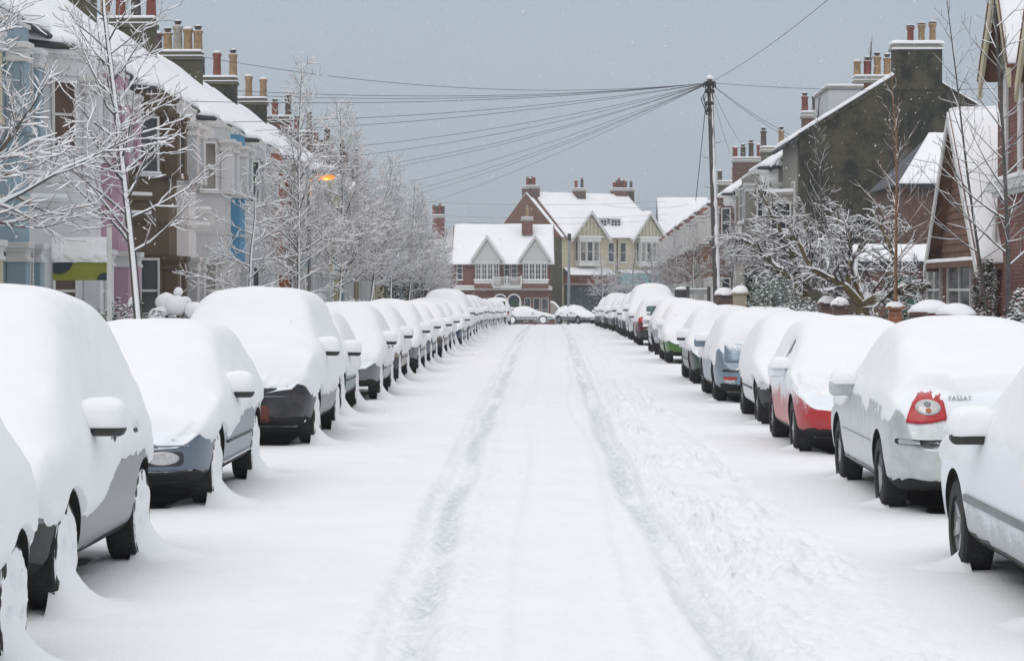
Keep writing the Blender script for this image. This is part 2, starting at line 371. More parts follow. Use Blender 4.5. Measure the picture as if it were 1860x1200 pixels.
def car_grid(T, ds=.045, Mh=46, hs=1.0, snow=None, Wd=0.0):
    """rings along the car: body, or the rounder outside of the snow on it when snow = depth on the roof"""
    L = T['L']; W = T['W'] + Wd
    n = int(L / ds); y = np.linspace(0, L, n)
    px, pz = zip(*T['p']); yy = np.linspace(0, L, 400)
    zt = np.interp(yy, px, pz); zt = np.where(zt > .55, .55 + (zt - .55) * hs, zt)
    st = L / 399
    zt = gsm(zt, .05 / st)
    if snow is not None:
        up = gsm(zt, .17 / st)
        up = np.maximum(up, zt - .02) + snow
        up = gsm(up, .08 / st)
        end = np.minimum(yy, L - yy)
        up = np.where(end < .25, zt + snow * .35 + (up - zt - snow * .35) * sstep(0, .25, end), up)
        zt = up
    zt = np.interp(y, yy, zt)
    d = np.minimum(y, L - y)
    ww = W * (.76 + .24 * np.sqrt(np.clip(1 - (1 - np.clip(d / .55, 0, 1)) ** 2, 0, 1)))
    zb = .20 + .10 * (1 - sstep(0, .5, d))
    rings = []
    for i in range(n):
        w_ = ww[i]; s_ = .9; tm = .36; b = T['belt'] * (1 if snow is None else 1.02); zz = zb[i]
        if snow is not None: w_ += .035; s_ = 2.2; tm = .30; zz = zb[i] - .02
        X, Z = ring_half(w_, zz, zt[i], b, tm, Mh, s_, .035 if snow is None else .07)
        rings.append(np.stack([X, np.full(Mh, y[i]), Z], 1))
    G = np.array(rings)
    off = 0 if snow is None else .05
    def cap(r, sgn):
        outr = []; c = np.array([0, r[0, 1], (r[0, 2] + r[-1, 2]) / 2])
        for k, (s, o) in enumerate([(.985, .015), (.94, .035), (.85, .055), (.72, .07), (.56, .08), (.38, .087), (.2, .09), (.03, .09)]):
            q = c + (r - c) * s; q[:, 1] = r[0, 1] + sgn * (o + off * min(1, (k + 1) / 3)); outr.append(q)
        return outr
    f = cap(G[0], -1); b = cap(G[-1], 1)
    G = np.array(f[::-1] + list(G) + b)
    mir = G[:, -2:0:-1].copy(); mir[..., 0] *= -1
    G = np.concatenate([G, mir], 1); G[..., 1] -= T['fo']
    return G
def grid_faces(S, Mn):
    idx = np.arange(S * Mn).reshape(S, Mn); nx = np.roll(idx, -1, 1)
    return np.stack([idx[:-1], nx[:-1], nx[1:], idx[1:]], -1).reshape(-1, 4)
def grid_normals(G):
    dy = np.gradient(G, axis=0); dj = np.roll(G, -1, 1) - np.roll(G, 1, 1)
    n = np.cross(dj, dy); n /= np.linalg.norm(n, axis=-1, keepdims=True) + 1e-9
    c = G.mean(1, keepdims=True); s = np.sign(((G - c) * n).sum(-1, keepdims=True).sum(1, keepdims=True)); s[s == 0] = 1
    return n * s
def cut_arches(me, T, rad, mats_n):
    """cut the four wheel openings out of a closed mesh"""
    b = MB()
    for yc in (0, T['wb']):
        for sx in (-1, 1):
            b.lathe([(rad, sx * (T['W'] - .27)), (rad, sx * (T['W'] + .35))][::1 if sx > 0 else -1], (0, yc, .31), 'x', 28)
    cm = bpy.data.meshes.new('cut'); cm.from_pydata(b.v, [], b.f); cm.materials.append(M['underbody'])
    co = bpy.data.objects.new('cut', cm); COL.objects.link(co)
    o = bpy.data.objects.new('tmp', me); COL.objects.link(o)
    md = o.modifiers.new('b', 'BOOLEAN'); md.operation = 'DIFFERENCE'; md.object = co; md.solver = 'EXACT'
    try: md.material_mode = 'TRANSFER'
    except Exception: pass
    dg = bpy.context.evaluated_depsgraph_get(); ev = o.evaluated_get(dg)
    new = bpy.data.meshes.new_from_object(ev, preserve_all_data_layers=True, depsgraph=dg)
    bpy.data.objects.remove(o); bpy.data.objects.remove(co)
    ok = len(new.polygons) > 200
    return new if ok else me
WHEEL = {}
def wheel_meshes(kind, rim_mat):
    k = (kind, rim_mat)
    if k in WHEEL: return WHEEL[k]
    t = MB(); w = .10
    t.lathe([(.19, -w), (.285, -w), (.308, -w * .7), (.312, 0), (.308, w * .7), (.285, w), (.195, w * 1.02), (.19, w * .5), (.19, -w)], (0, 0, 0), 'x', 40, cap=False)
    for a in range(40):                                    # tread blocks
        th = 2 * math.pi * a / 40; c, s = math.cos(th), math.sin(th)
        for x0, x1 in ((-.085, -.05), (-.04, -.005), (.005, .04), (.05, .085)):
            r0, r1 = .306, .314; dt = .05
            pts = []
            for x in (x0, x1):
                for (r, tt) in ((r0, -dt), (r1, -dt), (r1, dt), (r0, dt)):
                    pts.append((x, r * math.cos(th + tt), r * math.sin(th + tt)))
            t.add(pts, [(0, 1, 2, 3), (7, 6, 5, 4), (1, 5, 6, 2), (0, 4, 5, 1), (3, 2, 6, 7)])
    r = MB()
    r.lathe([(.20, .098), (.215, .10), (.21, .085), (.185, .075), (.18, .03), (.18, -.08), (.2, -.09)], (0, 0, 0), 'x', 36, cap=False)
    r.lathe([(.18, .012), (.02, .012)], (0, 0, 0), 'x', 24, cap=False)
    ns = 5 if kind == 'alloy' else 7
    for a in range(ns):
        th = 2 * math.pi * a / ns
        for (ra, rb, wa, wb_) in ((.04, .19, .030 if ns == 5 else .022, .022),):
            pts = []
            for (rr, ww, xx) in ((ra, wa, .07), (rb, wb_, .085)):
                for sg in (-1, 1):
                    for dx in (0, -.035):
                        pts.append((xx + dx, rr * math.cos(th) - sg * ww * math.sin(th), rr * math.sin(th) + sg * ww * math.cos(th)))
            r.add(pts, [(0, 2, 6, 4), (1, 5, 7, 3), (0, 4, 5, 1), (2, 3, 7, 6)])
    r.lathe([(.055, .05), (.055, .085), (.03, .095), (.0005, .096)], (0, 0, 0), 'x', 14, cap=False)
    s = []
    V = []; Fs = []; n = 48; rs = [0.001, .04, .07, .09, .105, .12, .135, .15, .165, .18, .2, .22, .245, .27, .29, .296]
    for i, rr in enumerate(rs):
        for j in range(n):
            th = 2 * math.pi * j / n; V.append((0, rr * math.cos(th), rr * math.sin(th)))
    V = np.array(V); rr = np.hypot(V[:, 1], V[:, 2])
    nn = fbm(V[:, 1] * 14 + 3, V[:, 2] * 14, 0, 5, 2)
    hole = np.zeros(len(V))
    for hk in range(5):
        ha = 2 * math.pi * (hk + .5) / 5; hole = np.maximum(hole, 1 - np.hypot(V[:, 1] - .135 * math.cos(ha), V[:, 2] - .135 * math.sin(ha)) / (.038 + .012 * (hk % 2)))
    V[:, 0] = .114 - .02 * (rr / .296) ** 4 + (nn - .5) * .022 - .05 * np.clip(hole, 0, 1) ** .5 - np.where(rr > .293, .05, 0)
    for i in range(len(rs) - 1):
        for j in range(n):
            q = (j + 1) % n; Fs.append((i * n + j, (i + 1) * n + j, (i + 1) * n + q, i * n + q))
    def mk(nm, b, m):
        me = bpy.data.meshes.new(nm); me.from_pydata(b.v, [], b.f); me.materials.append(m); me.polygons.foreach_set('use_smooth', [False] * len(b.f)); me.update(); return me
    sm = bpy.data.meshes.new('snow'); sm.from_pydata(V.tolist(), [], Fs); sm.materials.append(M['snow']); sm.polygons.foreach_set('use_smooth', [True] * len(Fs))
    WHEEL[k] = (mk('tyre', t, M['rubber']), mk('rim', r, M[rim_mat]), sm); return WHEEL[k]
def link(name, me, parent, loc=(0, 0, 0), rot=(0, 0, 0), sc=(1, 1, 1)):
    o = bpy.data.objects.new(name, me); COL.objects.link(o); o.parent = parent; o.location = loc; o.rotation_euler = rot; o.scale = sc; return o
def decal(bvh, outline, axis, off, name, mat, parent, rings=4, thick=.006):
    """a lamp, plate or pane following the body: star-shaped outline given as (x, z) seen along y or (y, z) seen along x"""
    o = np.array(outline, float); c = o.mean(0); V = []; n = len(o)
    dirv = {'+y': Vector((0, -1, 0)), '-y': Vector((0, 1, 0)), '+x': Vector((-1, 0, 0)), '-x': Vector((1, 0, 0))}[axis]
    sg = 1 if axis[0] == '+' else -1
    for k in range(rings + 2):
        s = min(1.0, k / rings) if k else 0.0
        for p in o:
            q = c + (p - c) * s
            org = Vector((q[0], 8 * sg, q[1])) if axis[1] == 'y' else Vector((8 * sg, q[0], q[1]))
            hit = bvh.ray_cast(org, dirv)
            h = hit[0] if hit[0] is not None else None
            if h is None: h = Vector((q[0], T0[0] * sg, q[1])) if axis[1] == 'y' else Vector((.8 * sg, q[0], q[1]))
            f = off if k <= rings else -.02
            V.append(tuple(h - dirv * f))
    Fs = []
    for k in range(rings + 1):
        for j in range(n):
            q = (j + 1) % n; Fs.append((k * n + j, k * n + q, (k + 1) * n + q, (k + 1) * n + j))
    return mesh_np(name, V, Fs, mat, parent, True)
T0 = [2.0]
def rrect(x0, x1, z0, z1, r=.02, n=4):
    pts = []
    for cx, cz, a0 in ((x1 - r, z1 - r, 0), (x0 + r, z1 - r, 90), (x0 + r, z0 + r, 180), (x1 - r, z0 + r, 270)):
        for k in range(n + 1): a = R(a0 + 90 * k / n); pts.append((cx + r * math.cos(a), cz + r * math.sin(a)))
    out_ = []
    for i in range(len(pts)):
        p, q = np.array(pts[i]), np.array(pts[(i + 1) % len(pts)]); m = max(1, int(np.linalg.norm(q - p) / .05))
        out_ += [tuple(p + (q - p) * k / m) for k in range(m)]
    return out_
def ell(cx, cz, rx, rz, n=24): return [(cx + rx * math.cos(2 * math.pi * k / n), cz + rz * math.sin(2 * math.pi * k / n)) for k in range(n)]
CARS = []                                                   # footprints, for the bare ground beneath
def car(kind, label, color, loc, rz=0, hs=1.0, snow=.13, seed=0, z0=.50, z0side=None, side=.05, bare=(), group=None, ds=.045, Mh=46,
        lo=.3, hi=.9, wheel='alloy', plaster=True, mirror_bare=False, lumps=.03, extras=None, black_bumper=False, metallic=.35, aerial=False, amt=1.3, mirror_side=(1, -1), wide=0.0, plates=True):
    T = dict(PROF[kind]); T['W'] += wide; T0[0] = T['L'] / 2
    G = car_grid(T, ds, Mh, hs); S, Mn = G.shape[:2]; Fq = grid_faces(S, Mn)
    nrm = grid_normals(G)
    mt = paint('car_paint_%s_%d_%d' % (color if isinstance(color, str) else '%d%d%d' % tuple(int(c * 99) for c in color), int(lo * 100), int(hi * 100)), PAINTS[color], lo, hi, metallic, amt=amt)
    fc = G.reshape(-1, 3)[Fq].mean(1)
    fn = nrm.reshape(-1, 3)[Fq].mean(1)
    fm = np.where((fn[:, 2] < -.6) & (fc[:, 2] < .35), 1, 0)
    yl = fc[:, 1] + T['fo']; dd = np.minimum(yl, T['L'] - yl)
    fm = np.where((fc[:, 2] < (.52 if black_bumper else .30)) & (dd < .7 if black_bumper else True), 2, fm) if True else fm
    fm = np.where((fn[:, 2] < -.6) & (fc[:, 2] < .35), 1, fm)
    # joints between door, bonnet and boot panels: a dark line where the panels meet
    me = bpy.data.meshes.new('body'); me.from_pydata(G.reshape(-1, 3).tolist(), [], Fq.tolist() + [tuple(range(Mn))[::-1], tuple(range((S - 1) * Mn, S * Mn))])
    for m in (mt, M['underbody'], M['black_plastic']): me.materials.append(m)
    me.polygons.foreach_set('material_index', np.r_[fm, 0, 0].astype(np.int32))
    bm = bmesh.new(); bm.from_mesh(me); bmesh.ops.recalc_face_normals(bm, faces=bm.faces); bm.to_mesh(me); bm.free()
    bvh = BVHTree.FromPolygons([v.co[:] for v in me.vertices], [tuple(p.vertices) for p in me.polygons])
    me2 = cut_arches(me, T, .365, 3); me2.polygons.foreach_set('use_smooth', [True] * len(me2.polygons))
    try: me2.set_sharp_from_angle(angle=R(45))
    except Exception: pass
    # snow
    Sn = car_grid(T, ds, Mh, hs, snow)
    P = G.reshape(-1, 3); Q = Sn.reshape(-1, 3); nn = nrm.reshape(-1, 3)
    x, yb, z = P[:, 0], P[:, 1] + T['fo'], P[:, 2]
    L = T['L']; endf = np.exp(-(np.minimum(yb, L - yb) / .25) ** 2)
    zz = z0 if z0side is None else z0 * endf + (z0side(yb) if callable(z0side) else z0side) * (1 - endf)
    edge = (fbm(x * 5, yb * 5, z * 5, seed, 3) - .5) * .18 + (vn(x * 26, yb * 26, z * 26, seed) - .5) * .05
    cov = sstep(-.02, .11, z - zz + edge)
    cov = np.where(nn[:, 2] < -.2, 0, cov)
    for (cx, cy, cz, rx, ry, rz_) in bare:                 # patches the snow has slid off, given from the front bumper
        dq = np.sqrt(((x - cx) / rx) ** 2 + ((yb - cy) / ry) ** 2 + ((z - cz) / rz_) ** 2)
        cov = cov * sstep(.84, 1.10, dq + edge * .3)
    lum = (fbm(Q[:, 0] * 2.2 + seed, Q[:, 1] * 2.2, Q[:, 2] * 2.2, seed + 9, 3) - .5) * 2 * lumps
    cl = (fbm(Q[:, 0] * 14, Q[:, 1] * 14, Q[:, 2] * 14, seed + 5, 3) - .5) * .030
    upf = np.clip(nn[:, 2], 0, 1)
    Q = Q + nn * (lum + cl * (1 - upf) + (side - .05) * (1 - upf))[:, None]
    Pi = P - nn * .03
    V = Pi + (Q - Pi) * cov[:, None]
    sm = bpy.data.meshes.new('snow_cover'); sm.from_pydata(V.tolist(), [], Fq.tolist() + [tuple(range(Mn))[::-1], tuple(range((S - 1) * Mn, S * Mn))]); sm.materials.append(M['snow'])
    bm = bmesh.new(); bm.from_mesh(sm); bmesh.ops.recalc_face_normals(bm, faces=bm.faces); bm.to_mesh(sm); bm.free()
    sm2 = cut_arches(sm, T, .375, 1); sm2.materials.clear(); sm2.materials.append(M['snow'])
    sm2.polygons.foreach_set('material_index', [0] * len(sm2.polygons)); sm2.polygons.foreach_set('use_smooth', [True] * len(sm2.polygons))
    root = thing('parked_car', label, 'car', loc, group, rz)
    link('body', me2, root); link('snow_cover', sm2, root)
    ty, ri, sd = wheel_meshes(wheel, 'alloy_snowy' if plaster else 'alloy')
    for yc in (0, T['wb']):
        for sx in (1, -1):
            e = bpy.data.objects.new('wheel', None); COL.objects.link(e); e.parent = root; e.empty_display_size = .1
            e.location = (sx * (T['W'] - .12), yc, .30); e.rotation_euler = (random.uniform(0, 6), 0, 0 if sx > 0 else math.pi)
            link('tyre', ty, e); link('rim', ri, e)
            if plaster: link('snow', sd, e)
    # door mirrors with their caps of snow
    ym = [p for p in T['p'] if p[1] > T['belt'] + .05][0][0] - T['fo'] + .38; zm = T['belt'] * 1.0 * (hs * .4 + .6) + .02
    for sx in mirror_side:
        b = MB(); cx = sx * (T['W'] + .07)
        b.loft([[(cx + a * .11 * s, ym + o_, zm + c * .075 * s) for a, c in ((-1, -1), (.8, -1), (1, -.6), (1, .7), (.8, 1), (-1, 1))] for s, o_ in ((.7, -.07), (1, -.03), (1, .05), (.96, .06))])
        b.box(sx * (T['W'] - .08), sx * (T['W'] + .0), ym - .03, ym + .03, zm - .06, zm - .01) if sx > 0 else b.box(sx * (T['W'] + .0), sx * (T['W'] - .08), ym - .03, ym + .03, zm - .06, zm - .01)
        mo = b.build('wing_mirror', mt if mirror_bare else M['black_plastic'], root, False, .02)
        d = MB(); gl = [(cx - .095, ym + .063, zm - .06), (cx + .09, ym + .063, zm - .06), (cx + .09, ym + .063, zm + .06), (cx - .095, ym + .063, zm + .06)]
        d.add(gl, [(0, 1, 2, 3), (3, 2, 1, 0)]); 
        sc = .12 if mirror_bare else .145
        V = []; Fs = []; n = 22; mm = 14
        for i in range(mm + 1):
            ph = math.pi * i / mm - math.pi / 2
            for j in range(n):
                th = 2 * math.pi * j / n; V.append((math.cos(ph) * math.cos(th), math.cos(ph) * math.sin(th), math.sin(ph)))
        V = np.array(V); V = np.sign(V) * np.abs(V) ** .72
        V[:, 2] = np.where(V[:, 2] < (-.45 if not mirror_bare else -.05), -.45 if not mirror_bare else -.05, V[:, 2])
        k = 1 + .12 * (fbm(V[:, 0] * 2 + sx, V[:, 1] * 2, V[:, 2] * 2, seed, 2) - .5)
        V = V * k[:, None] * np.array([sc + .01, .115, .125]) + np.array([cx - sx * .03, ym - .01, zm + .035])
        for i in range(mm):
            for j in range(n): q = (j + 1) % n; Fs.append((i * n + j, i * n + q, (i + 1) * n + q, (i + 1) * n + j))
        mesh_np('snow_cap', V, Fs, M['snow'], mo, True)
    if aerial:
        ya = L * .78 - T['fo']; za = max(T['p'], key=lambda p: p[1])[1] * hs - .02
        MB().tube([(0, ya, za), (0, ya + .12, za + .34)], [.006, .003], 5).build('aerial', M['black_plastic'], root)
    # panel trim that shows below the snow line
    if plates:
        hl = T['W'] * .52
        for ax, yy in (('-y', 0), ('+y', 0)):
            decal(bvh, rrect(-.26, .26, .36, .46, .012), ax, .012, 'number_plate', M['plate_front'] if ax == '-y' else M['plate_rear'], root)
    for sx, ax in ((1, '+x'), (-1, '-x')):                 # sill strips and handles
        if extras is None or 'nosill' not in extras:
            decal(bvh, rrect(.45, T['wb'] - .45, .47, .50, .012), ax, .012, 'side_moulding', M['black_plastic'], root)
    if extras and callable(extras.get('fn')): extras['fn'](root, T, bvh)
    CARS.append((loc[0], loc[1], rz, T['L'], T['fo'], T['W']))
    return root
plain('plate_front', (.62, .62, .58), .4, 0, .1, 4); plain('plate_rear', (.60, .45, .05), .4, 0, .1, 4)
PAINTS = {'silver': (.42, .44, .46), 'grey': (.16, .17, .18), 'bluegrey': (.13, .17, .22), 'blueestate': (.20, .27, .34), 'white': (.62, .64, .66), 'teal': (.02, .12, .11),
          'red': (.42, .015, .02), 'black': (.03, .03, .035), 'darkred': (.11, .012, .015), 'green': (.06, .17, .035), 'darkgreen': (.03, .07, .06), 'navy': (.03, .04, .09), 'bronze': (.17, .13, .10), 'palesilver': (.55, .58, .58)}
def group_copy_car(src, loc, rz, label, group, scale=1):
    c = dup(src, loc, rz, label, group, scale); CARS.append((loc[0], loc[1], rz, 4.2, .85, .88)); return c
# ------------------------------------------------------------------ the street's fall and its snow
def gz(y):                                                 # the road drops away beyond the first eighty metres
    y = np.asarray(y, float)
    return np.interp(y, [-60, 78, 95, 125, 150, 175, 200, 235, 300, 700, 2500], [0, 0, -.06, -.34, -.62, -1.00, -1.32, -1.55, -1.9, -4, -8])
def gzf(y): return float(gz(y))
def rowx(v): return v
GL = 'cars parked nose-on in front of the painted houses'; GR = 'cars parked on the garden side of the street'
ORD = ['first', 'second', 'third', 'fourth', 'fifth', 'sixth', 'seventh', 'eighth', 'ninth', 'tenth', 'eleventh', 'twelfth', 'thirteenth', 'fourteenth', 'fifteenth', 'sixteenth', 'seventeenth', 'eighteenth', 'nineteenth', 'twentieth', 'twenty-first', 'twenty-second', 'twenty-third', 'twenty-fourth', 'twenty-fifth', 'twenty-sixth', 'twenty-seventh']
SINK = -.035
def Lx(xf, kind, wide=0.0): return -xf - PROF[kind]['W'] - wide
# front row along the painted houses; D is the distance of the front axle
def ex_c2(root, T, bvh):
    for yy, zz in ((1.12, .86), (1.85, .87)): decal(bvh, rrect(yy, yy + .15, zz, zz + .03, .012), '+x', .035, 'door_handle', M['black_plastic'], root)
def ex_c3(root, T, bvh):
    for s in (1, -1):
        f = decal(bvh, ell(s * .50, .43, .13, .055), '-y', .012, 'fog_lamp', M['lamp_clear'], root)
        decal(bvh, rrect(min(s * .36, s * .66), max(s * .36, s * .66), .365, .485, .04), '-y', .006, 'lamp_surround', M['black_plastic'], f)
    decal(bvh, rrect(-.7, .7, .525, .535, .004), '-y', .015, 'bumper_trim', M['chrome'], root)
    decal(bvh, rrect(-.7, .7, .315, .322, .003), '-y', .015, 'bumper_trim', M['chrome'], root)
    for ax in ('+x', '-x'): decal(bvh, rrect(.4, 2.1, .30, .315, .006), ax, .02, 'sill_trim', M['chrome'], root)
def ex_c4(root, T, bvh):
    decal(bvh, rrect(.10, .42, .25, .47, .06), '-y', .02, 'tow_panel', M['rust_panel'], root)
    decal(bvh, rrect(-.6, .6, .565, .578, .006), '-y', .012, 'bumper_trim', M['steel'], root)
plain('rust_panel', (.12, .03, .022), .7, 0, .3, 6)
car('hatch', 'snow-buried grey car cut off by the picture edge, front of the painted-house row', 'grey', (Lx(2.52, 'hatch'), 8.15, 0), seed=1, ds=.032, Mh=62, snow=.15, z0=.5, group=GL, lo=.3, hi=.8)
car('small', 'tall rounded grey hatchback under deep snow with dark sill and snow-filled wheels', 'grey', (Lx(2.72, 'small', .05), 12.75, 0), wide=.05, hs=1.22, seed=2, ds=.032, Mh=62, snow=.19, z0=.52, z0side=lambda y: .40 + .26 * sstep(1.1, 2.6, y), group=GL, extras={'fn': ex_c2, 'nosill': 1}, lo=.50, hi=1.05, bare=[(.9, 2.0, .86, .08, .12, .035), (.9, 2.65, .87, .08, .12, .035)], black_bumper=True)
car('hatch', 'low snow-covered saloon with dark blue-grey bumper, silver trim and oval fog lamp', 'bluegrey', (Lx(2.80, 'hatch'), 19.1, 0), hs=1.0, seed=3, ds=.032, Mh=62, snow=.12, z0=.60, z0side=lambda y: .50 + .14 * sstep(1.2, 2.6, y), group=GL, extras={'fn': ex_c3}, lo=.5, hi=1.1, wheel='alloy', amt=.9)
car('offroad', 'high square off-roader under snow with black bumper and rusty red panel', 'black', (Lx(2.74, 'offroad', .03), 26.7, 0), hs=1.0, seed=4, ds=.032, Mh=62, snow=.15, z0=.64, z0side=.48, group=GL, extras={'fn': ex_c4, 'nosill': 1}, lo=.55, hi=1.2, amt=.9, wide=.03)
car('small', 'small teal-green hatchback behind the off-roader, buried in snow', 'teal', (Lx(2.95, 'small'), 32.3, 0), hs=.95, seed=5, snow=.13, z0=.50, z0side=.50, group=GL, lo=.45, hi=1.0, amt=.9)
def ex_c6(root, T, bvh):
    decal(bvh, rrect(-.75, -.2, .36, .46, .05), '-y', .01, 'air_intake', M['underbody'], root)
    for yy in (1.0, 1.8): decal(bvh, rrect(yy, yy + .15, .80, .83, .012), '+x', .05, 'door_handle', M['black_plastic'], root)
car('hatch', 'snowy grey hatchback with open lower grille, behind the teal car', 'grey', (Lx(2.78, 'hatch'), 37.4, 0), hs=1.05, seed=6, snow=.13, z0=.56, z0side=.45, group=GL, lo=.4, hi=.9, extras={'fn': ex_c6})
far_hatch = car('hatch', 'snow-domed dark-bumpered hatchback, seventh in the painted-house row', 'bronze', (Lx(2.86, 'hatch'), 43.2, 0), seed=7, snow=.14, z0=.55, z0side=.5, group=GL, lo=.5, hi=1.0, ds=.07, Mh=36, black_bumper=True)
far_small = car('small', 'plump snow-covered small car, eighth in the painted-house row', 'grey', (Lx(2.80, 'small'), 48.6, 0), seed=8, snow=.14, z0=.5, z0side=.5, group=GL, lo=.5, hi=1.0, ds=.07, Mh=36)
far_saloon = car('saloon', 'long low snow-covered saloon, ninth in the painted-house row', 'navy', (Lx(2.83, 'saloon'), 53.9, 0), seed=9, snow=.13, z0=.55, z0side=.5, group=GL, lo=.5, hi=1.0, ds=.07, Mh=36)
far_mpv = car('mpv', 'tall snow-topped people carrier standing above the cars around it', 'darkgreen', (Lx(2.72, 'mpv'), 76.0, gzf(76)), seed=10, snow=.15, z0=.55, z0side=.5, group=GL, lo=.5, hi=1.0, ds=.07, Mh=36, hs=1.03, black_bumper=True)
seq = [(59.4, 'h'), (64.9, 's'), (70.4, 'o'), (81.6, 'h'), (87.0, 's'), (92.4, 'o'), (97.8, 'h'), (103.1, 's'), (108.5, 'o'), (113.9, 'h'), (119.3, 's'), (124.7, 'h'), (130.1, 'o'), (135.5, 's'), (140.9, 'h')]
srcs = {'h': far_hatch, 's': far_small, 'o': far_saloon}
looks = {'h': 'rounded snow-covered hatchback', 's': 'stubby snow-covered small car', 'o': 'long snow-covered saloon'}
k = 9
for D, t in seq:
    if k == 12: k = 13
    x = -2.80 - .84 + random.uniform(-.08, .06)
    group_copy_car(srcs[t], (x, D, gzf(D)), random.uniform(-.012, .012), '%s, %s in the painted-house row' % (looks[t], ORD[k]), GL, (random.uniform(.96, 1.03), random.uniform(.94, 1.04), random.uniform(.93, 1.08))); k += 1
def ex_van(root, T, bvh):
    decal(bvh, rrect(-.6, .6, 1.28, 1.6, .06), '+y', .03, 'rear_window', M['car_glass'], root)
    decal(bvh, rrect(-.85, -.68, .75, 1.0, .03), '+y', .03, 'tail_light', M['lamp_red'], root); decal(bvh, rrect(.68, .85, .75, 1.0, .03), '+y', .03, 'tail_light', M['lamp_red'], root)
car('van', 'white van seen from behind at the far end of the painted-house row', 'white', (-2.62 - .92, 150.5, gzf(148)), rz=math.pi, seed=12, snow=.12, z0=.5, group=GL, lo=.6, hi=1.6, ds=.08, Mh=30, plaster=False, bare=[(0, 4.6, .78, .9, .4, .16)], hs=.86, extras={'fn': ex_van})

# garden side; D is the distance of the front axle
def rx(xf, kind, wide=0.0): return xf + PROF[kind]['W'] + wide
def ex_r1(root, T, bvh):
    decal(bvh, rrect(.42, 2.3, .50, .545, .015), '+x', .02, 'side_moulding', M['steel'], root); decal(bvh, rrect(.42, 2.3, .50, .545, .015), '-x', .02, 'side_moulding', M['steel'], root)
def ex_r2(root, T, bvh):
    for s in (1, -1):
        pts = [(.485, 1.07), (.56, 1.055), (.64, 1.00), (.70, .93), (.745, .84), (.765, .775), (.66, .765), (.56, .775), (.44, .80), (.455, .93)]
        pts = [(s * a, b) for a, b in pts]; q = []
        for i in range(len(pts)):
            a, b = np.array(pts[i]), np.array(pts[(i + 1) % len(pts)]); q += [tuple(a), tuple((a + b) / 2)]
        tl = decal(bvh, q, '+y', .014, 'tail_light', M['lamp_red'], root, 6)
        decal(bvh, ell(s * .585, .895, .10, .062), '+y', .020, 'reversing_lamp', M['lamp_clear'], tl, 3)
        decal(bvh, ell(s * .59, .922, .026, .020), '+y', .026, 'bulb', M['steel'], tl, 2)
        decal(bvh, ell(s * .585, .872, .022, .018), '+y', .026, 'bulb', M['lamp_amber'], tl, 2)
    decal(bvh, rrect(-.83, .83, .60, .645, .015), '+y', .04, 'bumper_strip', M['black_plastic'], root)
    decal(bvh, rrect(-.26, .26, .62, .73, .012), '+y', .014, 'number_plate', M['plate_rear'], root)
    fc_ = bpy.data.curves.new('badge_text', 'FONT'); fc_.body = 'PASSAT'; fc_.size = .05; fc_.extrude = .003; fc_.space_character = 1.15; fc_.materials.append(M['steel'])
    h = bvh.ray_cast(Vector((.25, 8, .96)), Vector((0, -1, 0)))[0]
    tmp = bpy.data.objects.new('tmp', fc_); COL.objects.link(tmp); fo = bpy.data.objects.new('badge_text', bpy.data.meshes.new_from_object(tmp)); bpy.data.objects.remove(tmp); COL.objects.link(fo); fo.parent = root; fo.location = (.42, h.y + .02, .95); fo.rotation_euler = (R(82), 0, math.pi)
    for ax in ('+x', '-x'):
        decal(bvh, rrect(.4, 2.2, .28, .30, .008), ax, .016, 'sill_trim', M['steel'], root); decal(bvh, rrect(.42, 2.25, .55, .56, .004), ax, .006, 'door_crease', M['grey_wood'], root)
car('saloon', 'nearest silver car on the garden side with steel side moulding, front wheel showing', 'silver', (rx(2.62, 'saloon'), 14.75, SINK), rz=math.pi, seed=21, ds=.032, Mh=62, snow=.13, z0=.5, z0side=.60, side=.012, group=GR, lo=.15, hi=.62, plaster=False, extras={'fn': ex_r1, 'nosill': 1}, lumps=.02, wheel='alloy', hs=1.12)
car('saloon', 'pale silver saloon with uncovered red tail light and bare boot panel', 'palesilver', (rx(2.72, 'saloon'), 21.55, SINK), rz=math.pi, seed=22, ds=.032, Mh=62, snow=.15, z0=1.02, z0side=.66, side=.014, group=GR, lo=.6, hi=1.25, plaster=False, hs=1.07,
    bare=[(-.1, 4.5, .88, .62, .42, .19), (.58, 4.45, .93, .25, .42, .27), (-.58, 4.45, .93, .25, .42, .27), (0, 4.5, .47, 1.2, .45, .16)], extras={'fn': ex_r2, 'nosill': 1}, lumps=.025, mirror_bare=True)
def ex_r3(root, T, bvh):
    decal(bvh, [(.98 + a, 1.02 + b) for a, b in ((0, 0), (.28, .0), (.36, .13), (.22, .24), (.08, .12))], '-x', .02, 'side_window', M['car_glass'], root)
car('small', 'red hatchback with bare red bumper and red door mirror under snow', 'red', (rx(2.68, 'small'), 25.3, SINK), rz=0, seed=23, ds=.032, Mh=62, aerial=True, snow=.13, z0=.62, z0side=.72, side=.012, group=GR, lo=.25, hi=.85, plaster=False, extras={'fn': ex_r3, 'nosill': 1}, mirror_bare=True, hs=.95, metallic=.0,
    bare=[(-.75, 1.85, 1.12, .25, .16, .12)])
car('small', 'snow-clad white car squeezed between the red hatchback and the blue estate', 'white', (rx(2.76, 'small'), 30.6, SINK), rz=0, seed=24, aerial=True, snow=.13, z0=.55, z0side=.5, side=.04, group=GR, lo=.3, hi=.9, plaster=False, hs=.93, lumps=.04, black_bumper=True, mirror_side=())
